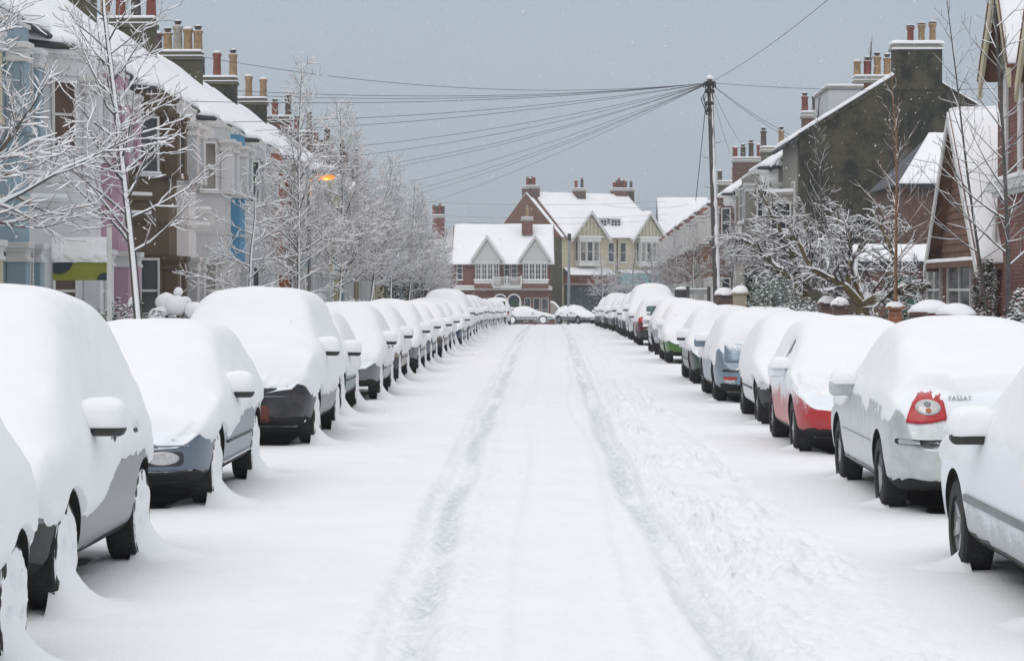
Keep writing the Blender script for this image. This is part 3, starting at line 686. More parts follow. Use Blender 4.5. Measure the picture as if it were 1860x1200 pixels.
def ex_r5(root, T, bvh):
    decal(bvh, rrect(-.72, .72, .68, 1.00, .03), '+y', .012, 'tailgate_panel', M['car_blue_bare'], root)
    decal(bvh, rrect(-.24, .24, .78, .93, .02), '+y', .022, 'plate_recess', M['black_plastic'], root)
    decal(bvh, rrect(-.76, .76, .53, .565, .012), '+y', .03, 'bumper_strip', M['black_plastic'], root)
    for s in (1, -1):
        f = decal(bvh, rrect(min(s * .54, s * .74), max(s * .54, s * .74), .40, .445, .012), '+y', .016, 'fog_lamp', M['lamp_red'], root)
        decal(bvh, rrect(min(s * .56, s * .72), max(s * .56, s * .72), .35, .40, .012), '+y', .016, 'reversing_lamp', M['lamp_clear'], f)
paint('car_blue_bare', (.20, .27, .34), 1.15, 2.2, .35)
car('estate', 'blue-grey estate seen from behind with bare tailgate band and red and white fog lamp', 'blueestate', (rx(2.62, 'estate'), 39.4, SINK), rz=math.pi, seed=25, aerial=True, snow=.14, z0=1.0, z0side=.6, side=.04, group=GR, lo=.7, hi=1.5, plaster=False, hs=.98, lumps=.045, mirror_bare=True,
    bare=[(0, 4.4, .86, .76, .4, .17), (0, 4.45, .46, 1.2, .45, .16)], extras={'fn': ex_r5, 'nosill': 1})
def ex_r6(root, T, bvh):
    for s in (1, -1): decal(bvh, ell(s * .55, .62, .15, .07), '-y', .02, 'headlight', M['lamp_clear'], root)
car('hatch', 'dark green hatchback with exposed alloy wheel, nose towards the viewer on the garden side', 'darkgreen', (rx(2.66, 'hatch'), 43.6, SINK), rz=0, seed=26, snow=.13, z0=.66, z0side=.62, side=.05, group=GR, lo=.5, hi=1.1, plaster=False, hs=.96, lumps=.05, extras={'fn': ex_r6})
car('hatch', 'snowy hatchback with lime green paint showing low on its bumper', 'green', (rx(2.78, 'hatch'), 55.6, SINK), rz=0, seed=27, snow=.14, z0=.52, z0side=.50, side=.04, group=GR, lo=.45, hi=1.0, plaster=False, ds=.06, Mh=40, mirror_bare=True)
car('small', 'snow-covered silver car with bare grey flank and alloy wheels beside the dark red one', 'silver', (rx(2.80, 'small'), 65.2, SINK), rz=math.pi, seed=28, snow=.15, z0=.55, z0side=.72, side=.02, group=GR, lo=.6, hi=1.2, plaster=False, ds=.06, Mh=40, mirror_bare=True)
def ex_r9(root, T, bvh):
    decal(bvh, rrect(-.56, .56, 1.03, 1.30, .05), '+y', .02, 'rear_window', M['green_glass'], root)
    decal(bvh, rrect(-.82, -.60, .78, .95, .03), '+y', .02, 'tail_light', M['lamp_red'], root); decal(bvh, rrect(.60, .82, .78, .95, .03), '+y', .02, 'tail_light', M['lamp_red'], root)
    snow_slab((-.7, T['L'] - T['fo'] + .02, .66), (.7, T['L'] - T['fo'] + .02, .66), (.7, T['L'] - T['fo'] + .20, .66), (-.7, T['L'] - T['fo'] + .20, .66), .08, 'bumper_snow', root, 8, 4)
car('estate', 'dark red car seen from behind with cleared rear window and snow shelf on its bumper', 'darkred', (rx(2.75, 'estate'), 75.3, SINK), rz=math.pi, seed=29, snow=.15, z0=.98, z0side=.7, side=.04, group=GR, lo=1.2, hi=2.2, plaster=False, ds=.06, Mh=40, hs=1.08, black_bumper=True,
    bare=[(0, 4.3, 1.17, .64, .5, .17), (0, 4.45, .62, 1.3, .5, .40)], extras={'fn': ex_r9, 'nosill': 1})
fr_van = car('van', 'tall snow-topped van behind the dark red car', 'white', (rx(2.75, 'van'), 80.5, gzf(80)), rz=0, seed=30, aerial=True, snow=.16, z0=.7, z0side=.62, side=.02, group=GR, lo=.5, hi=1.1, plaster=False, ds=.08, Mh=34, hs=.96)
fr_hatch = car('hatch', 'snow-covered hatchback just past the tall van', 'black', (rx(2.75, 'hatch'), 87.0, gzf(87)), rz=0, seed=31, snow=.14, z0=.6, z0side=.55, side=.03, group=GR, lo=.5, hi=1.0, plaster=False, ds=.08, Mh=34, black_bumper=True)
fr_mpv = car('mpv', 'high snow-domed people carrier, second past the tall van', 'navy', (rx(2.75, 'mpv'), 92.6, gzf(92)), rz=math.pi, seed=32, snow=.14, z0=.62, z0side=.55, side=.03, group=GR, lo=.6, hi=1.1, plaster=False, ds=.08, Mh=34, black_bumper=True)
rs = {'v': fr_van, 'h': fr_hatch, 'm': fr_mpv}; rl = {'v': 'tall snow-topped van', 'h': 'rounded snow-covered hatchback', 'm': 'high snow-covered people carrier'}
k = 2
for D, t in [(98.4, 'h'), (104.0, 'm'), (109.6, 'h'), (115.2, 'h'), (120.8, 'v'), (126.2, 'h'), (131.6, 'm'), (137.0, 'h'), (142.4, 'h')]:
    group_copy_car(rs[t], (2.78 + .85 + random.uniform(-.08, .06), D, gzf(D)), random.uniform(-.012, .012), '%s, %s past the tall van' % (rl[t], ORD[k]), GR, (random.uniform(.96, 1.03), random.uniform(.95, 1.05), random.uniform(.9, 1.06))); k += 1
# cars on the crossing street at the bottom
GC = 'cars on the crossing street'
car('saloon', 'lone snow-covered saloon standing side-on in front of the brick houses', 'silver', (PX(953, 196) + 1.6, 194, gzf(194) + .12), rz=-math.pi / 2 * -1, seed=33, snow=.10, z0=.55, z0side=.5, side=.03, group=GC, lo=.45, hi=1.1, plaster=True, ds=.08, Mh=34, hs=.96, wheel='alloy')
car('hatch', 'snow-covered car nosing round the corner below the cream building', 'grey', (PX(1052, 186) + .5, 184, gzf(184) + .1), rz=R(38), seed=34, snow=.11, z0=.55, z0side=.5, side=.03, group=GC, lo=.5, hi=1.1, plaster=False, ds=.08, Mh=34)

# ------------------------------------------------------------------ ground: road, pavements, gardens
def track(y):  # sideways drift of the wheel ruts
    return .05 * np.sin(y * .11 + .4) + .03 * np.sin(y * .31)
def left_rut(y): return np.interp(y, [8, 11, 15, 22, 30, 54, 98, 160], [-.60, -.66, -.78, -.84, -.88, -.98, -1.15, -1.3]) + .025 * np.sin(y * .9)
def left_edge(y): return np.interp(y, [8, 11, 15, 22, 30, 54, 98, 160], [-.98, -.96, -.98, -1.06, -1.14, -1.22, -1.3, -1.4])
def right_rut(y): return np.interp(y, [8, 11, 15, 19, 22, 30, 45, 98, 160], [.98, .92, .80, .72, .70, .66, .66, .74, .8]) + .02 * np.sin(y * .8 + 1)
def gauss(d, s): return np.exp(-.5 * (d / s) ** 2)
def ground_h(X, Y):
    h = gz(Y)
    ax = np.abs(X)
    h = h + .035 * sstep(2.2, 3.0, ax) * (ax < 4.85) * 0
    h = h + .13 * sstep(4.80, 4.90, ax)                    # kerb and pavement
    h = h + .22 * sstep(7.0, 7.3, ax) * 0
    und = (fbm(X * .8, Y * .35, 0, 11, 3) - .5) * .05
    h = h + und * sstep(1.2, 2.0, ax)
    road = ax < 2.9
    lr, le, rr_ = X - left_rut(Y), X - left_edge(Y), X - right_rut(Y)
    n_f = fbm(X * 24, Y * 13, 0, 3, 3) - .5; n_m = fbm(X * 5.5, Y * 3.2, 0, 4, 3) - .5; patchy = sstep(.35, .6, fbm(X * .6, Y * .33, 0, 8, 2))
    h = h - .062 * gauss(lr, .075) * (.55 + .75 * patchy) - .045 * gauss(lr + .13, .04) - .032 * gauss(le, .05)
    h = h + .022 * gauss(lr - .2, .06) + .018 * gauss(lr + .25, .05)
    h = h - .062 * gauss(rr_, .065) * (.5 + .8 * patchy) - .05 * gauss(rr_ - .12, .022) + .03 * gauss(rr_ + .17, .05) - .03 * gauss(rr_ - .25, .022)
    h = h - .014 * gauss(X + .15 - track(Y), .05) - .012 * gauss(X - .30 - track(Y), .04)
    dist = gauss(lr, .22) + gauss(rr_ - .1, .25)
    h = h + n_f * .060 * np.clip(dist, 0, 1) + n_m * .05 * np.clip(dist, 0, 1)
    ch = sstep(.0, .25, rr_ - .12) * (1 - sstep(.85, 1.35, rr_)) * (1 - sstep(30, 60, Y) * .6)   # trampled ridge beside the rut
    h = h + ch * (.03 + n_m * .12 + n_f * .065) * (.4 + 1.1 * sstep(.35, .65, fbm(X * 1.1, Y * .6, 0, 31, 2)))
    bet = sstep(0, .1, lr - .15) * sstep(0, .1, -(rr_ + .15))
    h = h - .012 * bet + n_f * .008 * bet
    h = h + (fbm(X * 2.6, Y * 11, 0, 21, 2) - .5) * .006 * (1 - bet)
    # older wheel tracks and a few crossing ones
    for q_, a_, w_ in ((1.15, .02, .05), (1.75, -.015, .06), (-1.55, .012, .05)): h = h - .016 * gauss(X - q_ - a_ * (Y - 20) * .4 - .05 * np.sin(Y * .23 + q_), w_) * sstep(8, 14, Y)
    h = h + .02 * gauss(Y - 72 - X * 1.5, .35) * (ax < 2.6)
    return h
ys = [6.0]
while ys[-1] < 230: ys.append(ys[-1] + max(.028, ys[-1] * .0034))
ys = np.array([-40, -20, -5, 2] + ys + [240, 260, 290, 340, 420, 560, 800, 1300, 2200])
def sheet(name, xs, label=None):
    Xg, Yg = np.meshgrid(xs, ys, indexing='ij'); Z = ground_h(Xg, Yg)
    bare = np.zeros_like(Xg)
    ax = np.abs(Xg)
    for (cx, cy, rz, L, fo, W) in CARS:
        if rz not in (0.0,) and abs(abs(rz) - math.pi) > .2 and abs(rz) > .2: continue
        sgn = -1 if abs(rz) > 3 else 1
        y0, y1 = sorted((cy - sgn * fo, cy + sgn * (L - fo)))
        m = sstep(.0, .30, Xg - (cx - W + .22) + (fbm(Xg * 3, Yg * 3, 0, 2, 2) - .5) * .2) * sstep(.0, .30, (cx + W - .22) - Xg + (fbm(Xg * 3, Yg * 3, 0, 6, 2) - .5) * .2) * sstep(0, .3, Yg - y0 - .15) * sstep(0, .3, y1 - .15 - Yg)
        bare = np.maximum(bare, m)
    Z = Z - .055 * bare
    V = np.stack([Xg, Yg, Z], -1).reshape(-1, 3); nx, ny = Xg.shape
    idx = np.arange(nx * ny).reshape(nx, ny)
    Fq = np.stack([idx[:-1, :-1], idx[1:, :-1], idx[1:, 1:], idx[:-1, 1:]], -1).reshape(-1, 4)
    o = mesh_np(name, V, Fq, M['snow_ground'], None, True)
    a = o.data.attributes.new('bare', 'FLOAT', 'POINT'); a.data.foreach_set('value', bare.reshape(-1).astype(np.float32))
    X_ = Xg - track(Yg) * 2; lr, rr_, le = Xg - left_rut(Yg), Xg - right_rut(Yg), Xg - left_edge(Yg); pt = .15 + 1.0 * sstep(.3, .65, fbm(Xg * .7, Yg * .4, 0, 8, 2))
    pk = np.clip(.8 * gauss(lr, .07) * pt + .30 * gauss(le, .025) + .75 * gauss(rr_, .06) * pt + .22 * gauss(X_ - .42, .035) + .2 * gauss(X_ + .28, .03) + .4 * gauss(rr_ - .12, .022) + .10 * gauss(lr, .22) + .10 * gauss(rr_ - .1, .25), 0, 1)
    a = o.data.attributes.new('packed', 'FLOAT', 'POINT'); a.data.foreach_set('value', pk.reshape(-1).astype(np.float32))
    tag(o, kind='structure'); return o
m, t, p = mat_new('snow_ground')
at = N(t.nodes, 'ShaderNodeAttribute'); at.attribute_name = 'bare'
n1 = noise_node(t, 1.2, 5, 'Object'); n2 = noise_node(t, 38, 4, 'Object', .7, (1, .45, 1)); n3 = noise_node(t, 140, 2, 'Object'); n4 = noise_node(t, 2.6, 6)
sn = mixc(t, rng(t, n1.outputs[0], .3, .7), (.825, .832, .85), (.865, .872, .888))
ap = N(t.nodes, 'ShaderNodeAttribute'); ap.attribute_name = 'packed'; n5 = noise_node(t, 16, 5, 'Object', .7, (1, .5, 1))
pf = rng(t, math_n(t, 'MULTIPLY', ap.outputs['Fac'], rng(t, n5.outputs[0], .35, .68, .25, 1.4)), .05, 1.0)
sn = mixc(t, pf, sn, (.585, .61, .65))
asph = mixc(t, rng(t, n4.outputs[0], .35, .7), (.045, .046, .05), (.10, .095, .09))
f = rng(t, math_n(t, 'ADD', at.outputs['Fac'], math_n(t, 'MULTIPLY', math_n(t, 'SUBTRACT', n2.outputs[0], .5), .35)), .40, .62)
n6 = noise_node(t, 30, 5, 'Object', .75, (.5, 1.6, 1)); n7 = noise_node(t, 5, 5, 'Object', .7, (1, .5, 1))
sn = mixc(t, math_n(t, 'MULTIPLY', rng(t, n6.outputs[0], .5, .72), rng(t, n7.outputs[0], .35, .65, .15, .7)), sn, (.70, .725, .775))  # darker streaks in the colour stand in for the shading of fine bumps
t.links.new(mixc(t, f, sn, asph), p.inputs['Base Color']); p.inputs['Roughness'].default_value = .8; p.inputs['Specular IOR Level'].default_value = .2
hh = math_n(t, 'ADD', math_n(t, 'MULTIPLY', n2.outputs[0], .8), math_n(t, 'MULTIPLY', n3.outputs[0], .35))
bump(t, p, hh, .6, .014)
xs_r = np.r_[np.linspace(-4.85, -2.2, 45), np.linspace(-2.2, 2.3, 190)[1:], np.linspace(2.3, 4.85, 44)[1:]]
sheet('road', xs_r)
sheet('pavement', np.r_[np.linspace(-7.3, -4.85, 26)]); sheet('pavement', np.r_[np.linspace(4.85, 7.3, 26)])
sheet('ground', np.r_[-1500, -600, -250, -120, -60, -40, -30, -22, -17, -14, -12, np.linspace(-10.5, -7.3, 12)]); sheet('ground', np.r_[np.linspace(7.3, 10.5, 12), 12, 14, 17, 22, 30, 40, 60, 120, 250, 600, 1500])
# fins of snow blown from the road up against the wheels
dv, df = [], []
nd = 0
for (cx, cy, rz, L, fo, W) in CARS:
    if cy > 150 or (rz and abs(rz) < 3 and abs(rz) > .2): continue
    sd = 1 if cx < 0 else -1; hsz = 1.0 if cx < 0 else .22
    if cx > 0 and cy < 18: hsz = .35
    for yc in ([cy, cy + 2.52] if abs(rz) < 1 else [cy, cy - 2.6]):
        x0 = cx + sd * (W - .07)
        a = np.linspace(0, 1, 16) ** 1.4 * .62; b = np.linspace(-.55, .55, 23)
        A, B = np.meshgrid(a, b, indexing='ij'); k1 = random.uniform(.8, 1.15)
        H = (.46 * hsz * k1 * np.exp(-A / .115) * np.exp(-.5 * (B / (.125 + .10 * A / .3)) ** 2)) + (fbm(A * 9 + yc, B * 9, 0, 4, 2) - .5) * .02
        H = H * (1 - sstep(.40, .62, A)) * (1 - sstep(.38, .55, np.abs(B)))
        X = x0 + sd * A; Y = yc + B - .04 + .10 * A
        Z = ground_h(X, Y) + H - .012 - .02 * sstep(.42, .6, A) - .02 * sstep(.4, .55, np.abs(B))
        idx = np.arange(A.size).reshape(A.shape) + nd
        Fq = np.stack([idx[:-1, :-1], idx[1:, :-1], idx[1:, 1:], idx[:-1, 1:]], -1).reshape(-1, 4)
        if sd < 0: Fq = Fq[:, ::-1]
        dv.append(np.stack([X, Y, Z], -1).reshape(-1, 3)); df.append(Fq); nd += A.size
tag(mesh_np('snow_drifts', np.concatenate(dv), np.concatenate(df), M['snow'], None, True), kind='stuff')
# ------------------------------------------------------------------ terraces
def window(parent, cx, cy, z0, z1, wd, dx, dy, nx, ny, glass='window_glass', frame='white_wood', bars=1, mull=0, name='window', snow=True, depth=.07):
    """sash window centred at (cx, cy) on a wall; (dx, dy) runs along the wall, (nx, ny) points out of it"""
    h = wd / 2
    def q(a, o, z): return (cx + dx * a + nx * o, cy + dy * a + ny * o, z)
    def bar(b, a0, a1, o0, o1, za, zb):
        V = [q(a0, o0, za), q(a1, o0, za), q(a1, o1, za), q(a0, o1, za), q(a0, o0, zb), q(a1, o0, zb), q(a1, o1, zb), q(a0, o1, zb)]
        b.add(V, [(0, 3, 2, 1), (4, 5, 6, 7), (0, 1, 5, 4), (1, 2, 6, 5), (2, 3, 7, 6), (3, 0, 4, 7)])
    f = MB(); t = .055
    bar(f, -h, -h + t, 0, depth, z0, z1); bar(f, h - t, h, 0, depth, z0, z1); bar(f, -h + t, h - t, 0, depth, z1 - t, z1); bar(f, -h + t, h - t, 0, depth, z0, z0 + t)
    zm = (z0 + z1) / 2
    for k in range(bars): zz = z0 + (z1 - z0) * (k + 1) / (bars + 1); bar(f, -h + t, h - t, .01, depth - .015, zz - .025, zz + .025)
    for k in range(mull): a = -h + wd * (k + 1) / (mull + 1); bar(f, a - .03, a + .03, .012, depth - .012, z0 + t, z1 - t)
    fo = f.build(name, M[frame], parent)
    g = MB(); bar(g, -h + t * .5, h - t * .5, .003, .022, z0 + t * .5, z1 - t * .5); g.build('glass', M[glass], fo)
    s = MB(); bar(s, -h - .05, h + .05, 0, depth + .07, z0 - .07, z0 - .003); s.build('sill', M[frame], fo)
    if snow:
        s = MB(); bar(s, -h - .03, h + .03, .01, depth + .06, z0 - .002, z0 + .055); s.build('snow', M['snow'], fo, True, .02)
    return fo
def chimney(parent, x, y, zb, z, wx, wy, pots, wall, seed=0, capm='concrete'):
    b = MB(); b.box(x - wx / 2, x + wx / 2, y - wy / 2, y + wy / 2, zb, z - .28)
    c = b.build('chimney', M[wall], parent, False, .01)
    b = MB(); b.box(x - wx / 2 - .06, x + wx / 2 + .06, y - wy / 2 - .06, y + wy / 2 + .06, z - .278, z - .16); b.box(x - wx / 2 - .02, x + wx / 2 + .02, y - wy / 2 - .02, y + wy / 2 + .02, z - .158, z)
    b.build('chimney_cap', M[capm], c, False, .01)
    s = MB(); s.box(x - wx / 2 - .05, x + wx / 2 + .05, y - wy / 2 - .05, y + wy / 2 + .05, z + .002, z + .085); s.build('snow', M['snow'], c, True, .035, 3)
    s = MB(); s.box(x - wx / 2 - .09, x + wx / 2 + .09, y - wy / 2 - .09, y + wy / 2 + .09, z - .156, z - .12); s.build('snow', M['snow'], c, True, .015, 2)
    rnd = random.Random(seed * 31 + 5); n = len(pots)
    for k, pc in enumerate(pots):
        px = x + (k - (n - 1) / 2) * (wx - .25) / max(1, n - 1) if n > 1 else x
        hh = rnd.uniform(.6, .95); r = .165
        b = MB(); b.lathe([(r * 1.02, 0), (r * 1.05, .05), (r * .95, .08), (r * .86, hh * .8), (r * 1.05, hh * .86), (r * 1.08, hh * .93), (r * .95, hh), (r * .7, hh), (r * .6, hh * .8)], (px, y, z + .05), 'z', 14)
        po = b.build('chimney_pot', M['pot_' + pc], c, True)
        s = MB(); s.lathe([(r * 1.0, hh - .002), (r * .95, hh + .05), (r * .4, hh + .075), (.01, hh + .08)], (px, y, z + .05), 'z', 12)
        if rnd.random() < .45:
            s.build('snow', M['snow'], po, True)
        else:
            b = MB(); b.lathe([(.10, hh), (.10, hh + .08), (.15, hh + .10), (.11, hh + .16), (.01, hh + .2)], (px, y, z + .05), 'z', 12); b.build('cowl', M['pot_dark'], po, True)
    return c
def canted(side, xf, xb, y0, y1, cant, o=0.0):
    """outline of a canted bay: side = +1 opens towards +x; grown by o"""
    s = side
    return [(xf - s * .02, y0 - o), (xf + s * .0, y0 - o), (xb + s * o, y0 + cant - o * .45), (xb + s * o, y1 - cant + o * .45), (xf, y1 + o), (xf - s * .02, y1 + o)]
def order(poly):
    a = sum(poly[i][0] * poly[(i + 1) % len(poly)][1] - poly[(i + 1) % len(poly)][0] * poly[i][1] for i in range(len(poly)))
    return poly if a > 0 else poly[::-1]
def terrace_house(side, y0, y1, wall, trim, pier, label, group, k, far=False, eave=6.65, ridge=9.3, xf=9.95, bay=.95, capm='concrete', glass='window_glass', chim=None, roofm='slate', base=None, door='door_navy', has_bay=True, storeyz=(0.25, 3.25, 3.85, 6.2), back=5.9, bay_near=None):
    g = gzf((y0 + y1) / 2) + .13; s = side
    H = thing('terraced_house', label, 'house', (s * xf, (y0 + y1) / 2, g - .13), group, world=True)
    Wm, Tm, Pm = M[wall], M[trim], M[pier]
    X = lambda d: s * (xf - d)                                    # d metres out of the facade towards the street
    mb = MB(); mb.box(min(X(0), X(-back)), max(X(0), X(-back)), y0 + .004, y1 - .004, g - 1.5, g + eave)
    # gables up to the roof on both party walls
    for ya, yb in ((y0 + .004, y0 + .16), (y1 - .16, y1 - .004)): mb.prism_y([(X(0), g + eave), (X(-back / 2), g + ridge - .04), (X(-back), g + eave)][::-1 if s > 0 else 1], ya, yb)
    mb.build('wall', Wm, H)
    # roof: slates, then the snow on the street side and behind
    rf = MB()
    for (xa, xb, za, zb) in ((X(.25), X(-back / 2), g + eave - .04, g + ridge), (X(-back - .2), X(-back / 2), g + eave - .04, g + ridge)):
        rf.add([(xa, y0, za), (xb, y0, zb), (xb, y1, zb), (xa, y1, za), (xa, y0, za - .1), (xb, y0, zb - .1), (xb, y1, zb - .1), (xa, y1, za - .1)], [(0, 1, 2, 3), (7, 6, 5, 4), (0, 4, 5, 1), (1, 5, 6, 2), (2, 6, 7, 3), (3, 7, 4, 0)])
    ro = rf.build('roof', M[roofm], H)
    nn = 8 if far else 16
    snow_slab((X(.30), y0 - .01, g + eave - .035), (X(.30), y1 + .01, g + eave - .035), (X(-back / 2 - .05), y1 + .01, g + ridge + .005), (X(-back / 2 - .05), y0 - .01, g + ridge + .005), .15, 'snow', ro, nn, nn, k)
    snow_slab((X(-back - .2), y0 - .01, g + eave - .035), (X(-back - .2), y1 + .01, g + eave - .035), (X(-back / 2 + .05), y1 + .01, g + ridge + .007), (X(-back / 2 + .05), y0 - .01, g + ridge + .007), .14, 'snow', ro, 6, 6, k + 40)
    gt = MB(); gt.tube([(X(.30), y0 + .02, g + eave - .12), (X(.30), y1 - .02, g + eave - .12)], .065, 8); gt.build('gutter', M['dark_trim'], H)
    # bay
    zs = storeyz
    by0, by1 = (y0 + .12, y1 - 1.75) if ((k % 2 == 1) if bay_near is None else bay_near) else (y0 + 1.75, y1 - .12)
    ct = .80
    ins = lambda o: order(canted(s, X(0), X(bay), by0, by1, ct, o))
    if has_bay:
        b = MB()
        rr = []
        for za, o in ((-.9, 0), (zs[0] + .54, 0), (zs[0] + .541, -.10), (2.46, -.10), (2.461, 0), (zs[2] + .44, 0), (zs[2] + .441, -.10), (5.80, -.10), (5.801, 0), (zs[3], 0)): rr.append([(x_, y_, g + za) for x_, y_ in ins(o)])
        b.loft(rr)
        bo = b.build('bay', Wm, H)
        b = MB(); z1_, z2_, z3_ = zs[1], zs[2], zs[3]
        def bands(seq):
            q = MB(); q.loft([[(x_, y_, g + z_) for x_, y_ in ins(o_)] for z_, o_ in seq]); return q
        bands([(z3_ - .40, .012), (z3_ - .39, .06), (z3_ - .32, .06), (z3_ - .31, .008), (z3_ - .002, .008), (z3_, .10), (z3_ + .10, .10), (z3_ + .102, .17), (z3_ + .16, .17)]).build('eaves_cornice', Tm, bo)
        bands([(z1_, .07), (z1_ + .10, .07), (z1_ + .102, .13), (z1_ + .17, .13), (z1_ + .172, .006), (z2_ - .122, .006), (z2_ - .12, .11), (z2_, .11)]).build('cornice', Tm, bo)
        # dentils under both cornices
        if not far:
            for zc, o in ((zs[1] - .07, .05), (zs[3] - .07, .07)):
                pl = canted(s, X(0), X(bay), by0, by1, ct, 0)
                for i in (1, 2, 3):
                    p, q = Vector((*pl[i], 0)), Vector((*pl[i + 1], 0)); L = (q - p).length; m_ = int(L / .14)
                    for j in range(m_):
                        c = p + (q - p) * (j + .5) / m_; b.box(c.x - .045, c.x + .045, c.y - .045, c.y + .045, g + zc, g + zc + .07)
        if b.v: b.build('dentils', Tm, bo)
        pl = canted(s, X(0), X(bay), by0, by1, ct, -.10)
        for i in (1, 2, 3):
            p, q = Vector((*pl[i], 0)), Vector((*pl[i + 1], 0)); d = (q - p); L = d.length; d.normalize(); nr = Vector((d.y, -d.x, 0))
            if nr.x * -s < 0: nr = -nr
            if i == 1 and nr.y > 0: pass
            c = (p + q) / 2
            ww = .52 if i != 2 else L - .62
            for za, zb in ((zs[0] + .62, 2.40), (zs[2] + .52, 5.72)):
                window(bo, c.x + nr.x * .002, c.y + nr.y * .002, g + za, g + zb, ww, d.x, d.y, nr.x, nr.y, glass, 'white_wood', 1, 1 if i == 2 else 0, depth=.06)
        for i in range(1, 5):                               # piers at the bay's corners with moulded capitals
            px, py = canted(s, X(0), X(bay), by0, by1, ct, -.07)[i]
            for za, zb in ((zs[0] + .54, 2.46), (zs[2] + .44, 5.80)):
                pb = MB(); r = .165
                sq = lambda q, z: [(px - q, py - q, g + z), (px + q, py - q, g + z), (px + q, py + q, g + z), (px - q, py + q, g + z)]
                pb.loft([sq(r + .03, za), sq(r + .03, za + .12), sq(r, za + .125), sq(r, zb - .002)])
                pb.build('pilaster', Pm, bo, False, .02)
                cb = MB(); cb.loft([sq(r + .004, zb - .34), sq(r + .04, zb - .33), sq(r + .04, zb - .27), sq(r + .006, zb - .26), sq(r + .006, zb - .18), sq(r + .03, zb - .17), sq(r + .03, zb - .115), sq(r + .065, zb - .108), sq(r + .065, zb - .006)])
                cb.build('capital', Tm, bo, False, .012)
        # snow on the cornices
        for zc, o in ((zs[1] + .172, .12), (zs[2] + .003, .10)):
            b = MB(); b.prism(ins(o), g + zc, g + zc + .085); b.build('snow', M['snow'], bo, True, .03, 3)
        # bay roof, hipped back into the main roof
        e = zs[3] + .17; o = .28
        P = canted(s, X(0), X(bay), by0, by1, ct, o); rp_ = [(X(-.9), by0 + 1.0), (X(-.9), by1 - 1.0)]; zr = 1.02
        for zz, nm, mt_, up in ((0, 'bay_roof', roofm, 0), (0.0, 'snow', 'snow', .13)):
            V = [(P[1][0], P[1][1], g + e + up * 0), (P[2][0], P[2][1], g + e), (P[3][0], P[3][1], g + e), (P[4][0], P[4][1], g + e)]
            V2 = [(a, b_, z + .06 + up * .8) for a, b_, z in V]
            T_ = [(rp_[0][0], rp_[0][1], g + e + zr + up), (rp_[1][0], rp_[1][1], g + e + zr + up)]
            bk = [(X(-1.6), P[1][1], g + e + .2), (X(-1.6), P[4][1], g + e + .2)]
            VV = V + V2 + T_ + bk      # 0-3 low, 4-7 up, 8,9 ridge, 10,11 back
            Fs = [(0, 1, 5, 4), (1, 2, 6, 5), (2, 3, 7, 6), (5, 6, 9, 8), (4, 5, 8), (6, 7, 9), (3, 2, 1, 0), (0, 4, 8, 10), (7, 3, 11, 9), (8, 9, 11, 10), (0, 10, 11, 3)]
            if s < 0: Fs = [f[::-1] for f in Fs]
            q = MB(); 
            if nm == 'snow': VV = [(a + (0), b_, z + .012) for a, b_, z in VV]
            q.add(VV, Fs); oo = q.build(nm, M[mt_], bo if nm == 'bay_roof' else bro, nm == 'snow', .07 if nm == 'snow' else 0, 3)
            if nm == 'bay_roof': bro = oo
        gt = MB(); pts = [(p[0], p[1], g + e - .02) for p in canted(s, X(0), X(bay), by0, by1, ct, o - .02)[1:5]]; gt.tube(pts, .06, 8); gt.build('gutter', M['dark_trim'], bo)
    dp_ = MB(); yp = y1 - .09 if k % 2 else y0 + .09; dp_.tube([(X(.28), yp, g + eave - .14), (X(.10), yp, g + eave - .4), (X(.10), yp, g)], .045, 8); dp_.build('drainpipe', M['dark_trim' if k % 3 else 'white_wood'], H)
    # doorway beside the bay and the window over it
    dy = (by1 + y1) / 2 if by0 - y0 < .5 else (by0 + y0) / 2
    b = MB(); b.box(min(X(.05), X(0)), max(X(.05), X(0)), dy - .62, dy - .47, g + .1, g + 2.5); b.box(min(X(.05), X(0)), max(X(.05), X(0)), dy + .47, dy + .62, g + .1, g + 2.5); b.box(min(X(.12), X(0)), max(X(.12), X(0)), dy - .66, dy + .66, g + 2.502, g + 2.8); b.build('door_surround', Tm, H, False, .01)
    b = MB(); b.box(min(X(.025), X(0)), max(X(.025), X(0)), dy - .46, dy + .46, g + .15, g + 2.3); dd = b.build('door', M[door], H)
    b = MB(); b.box(min(X(.035), X(.026)), max(X(.035), X(.026)), dy - .3, dy + .3, g + 1.3, g + 2.0); b.build('door_glass', M['window_glass'], dd)
    window(H, X(0), dy, g + 4.1, g + 5.75, .85, 0, 1, -s, 0, glass, 'white_wood', 1)
    if chim: chimney(ro, X(-back / 2), y1 - .02, g + ridge - .9, g + ridge + chim[1], chim[2], .62, chim[0], chim[3], k, capm)
    return H
stucco('st_cream', (.55, .50, .35)); stucco('st_blue', (.28, .38, .44)); stucco('st_white', (.66, .67, .68)); stucco('st_pink', (.47, .30, .38)); stucco('st_brown', (.12, .088, .055)); stucco('st_greywhite', (.56, .575, .59))
stucco('st_skyblue', (.10, .30, .48)); stucco('st_orange', (.36, .13, .06)); stucco('st_yellow', (.52, .50, .30)); stucco('st_stone', (.26, .25, .22)); stucco('st_paleblue', (.42, .50, .56)); stucco('st_trim', (.66, .66, .65)); stucco('st_buff', (.38, .33, .24))
plain('door_navy', (.03, .05, .10), .4); plain('door_green', (.03, .08, .05), .4); plain('door_grey', (.2, .2, .2), .4)
GH = 'painted terraced houses with canted bays'
W0 = 4.6; YS = 32.3
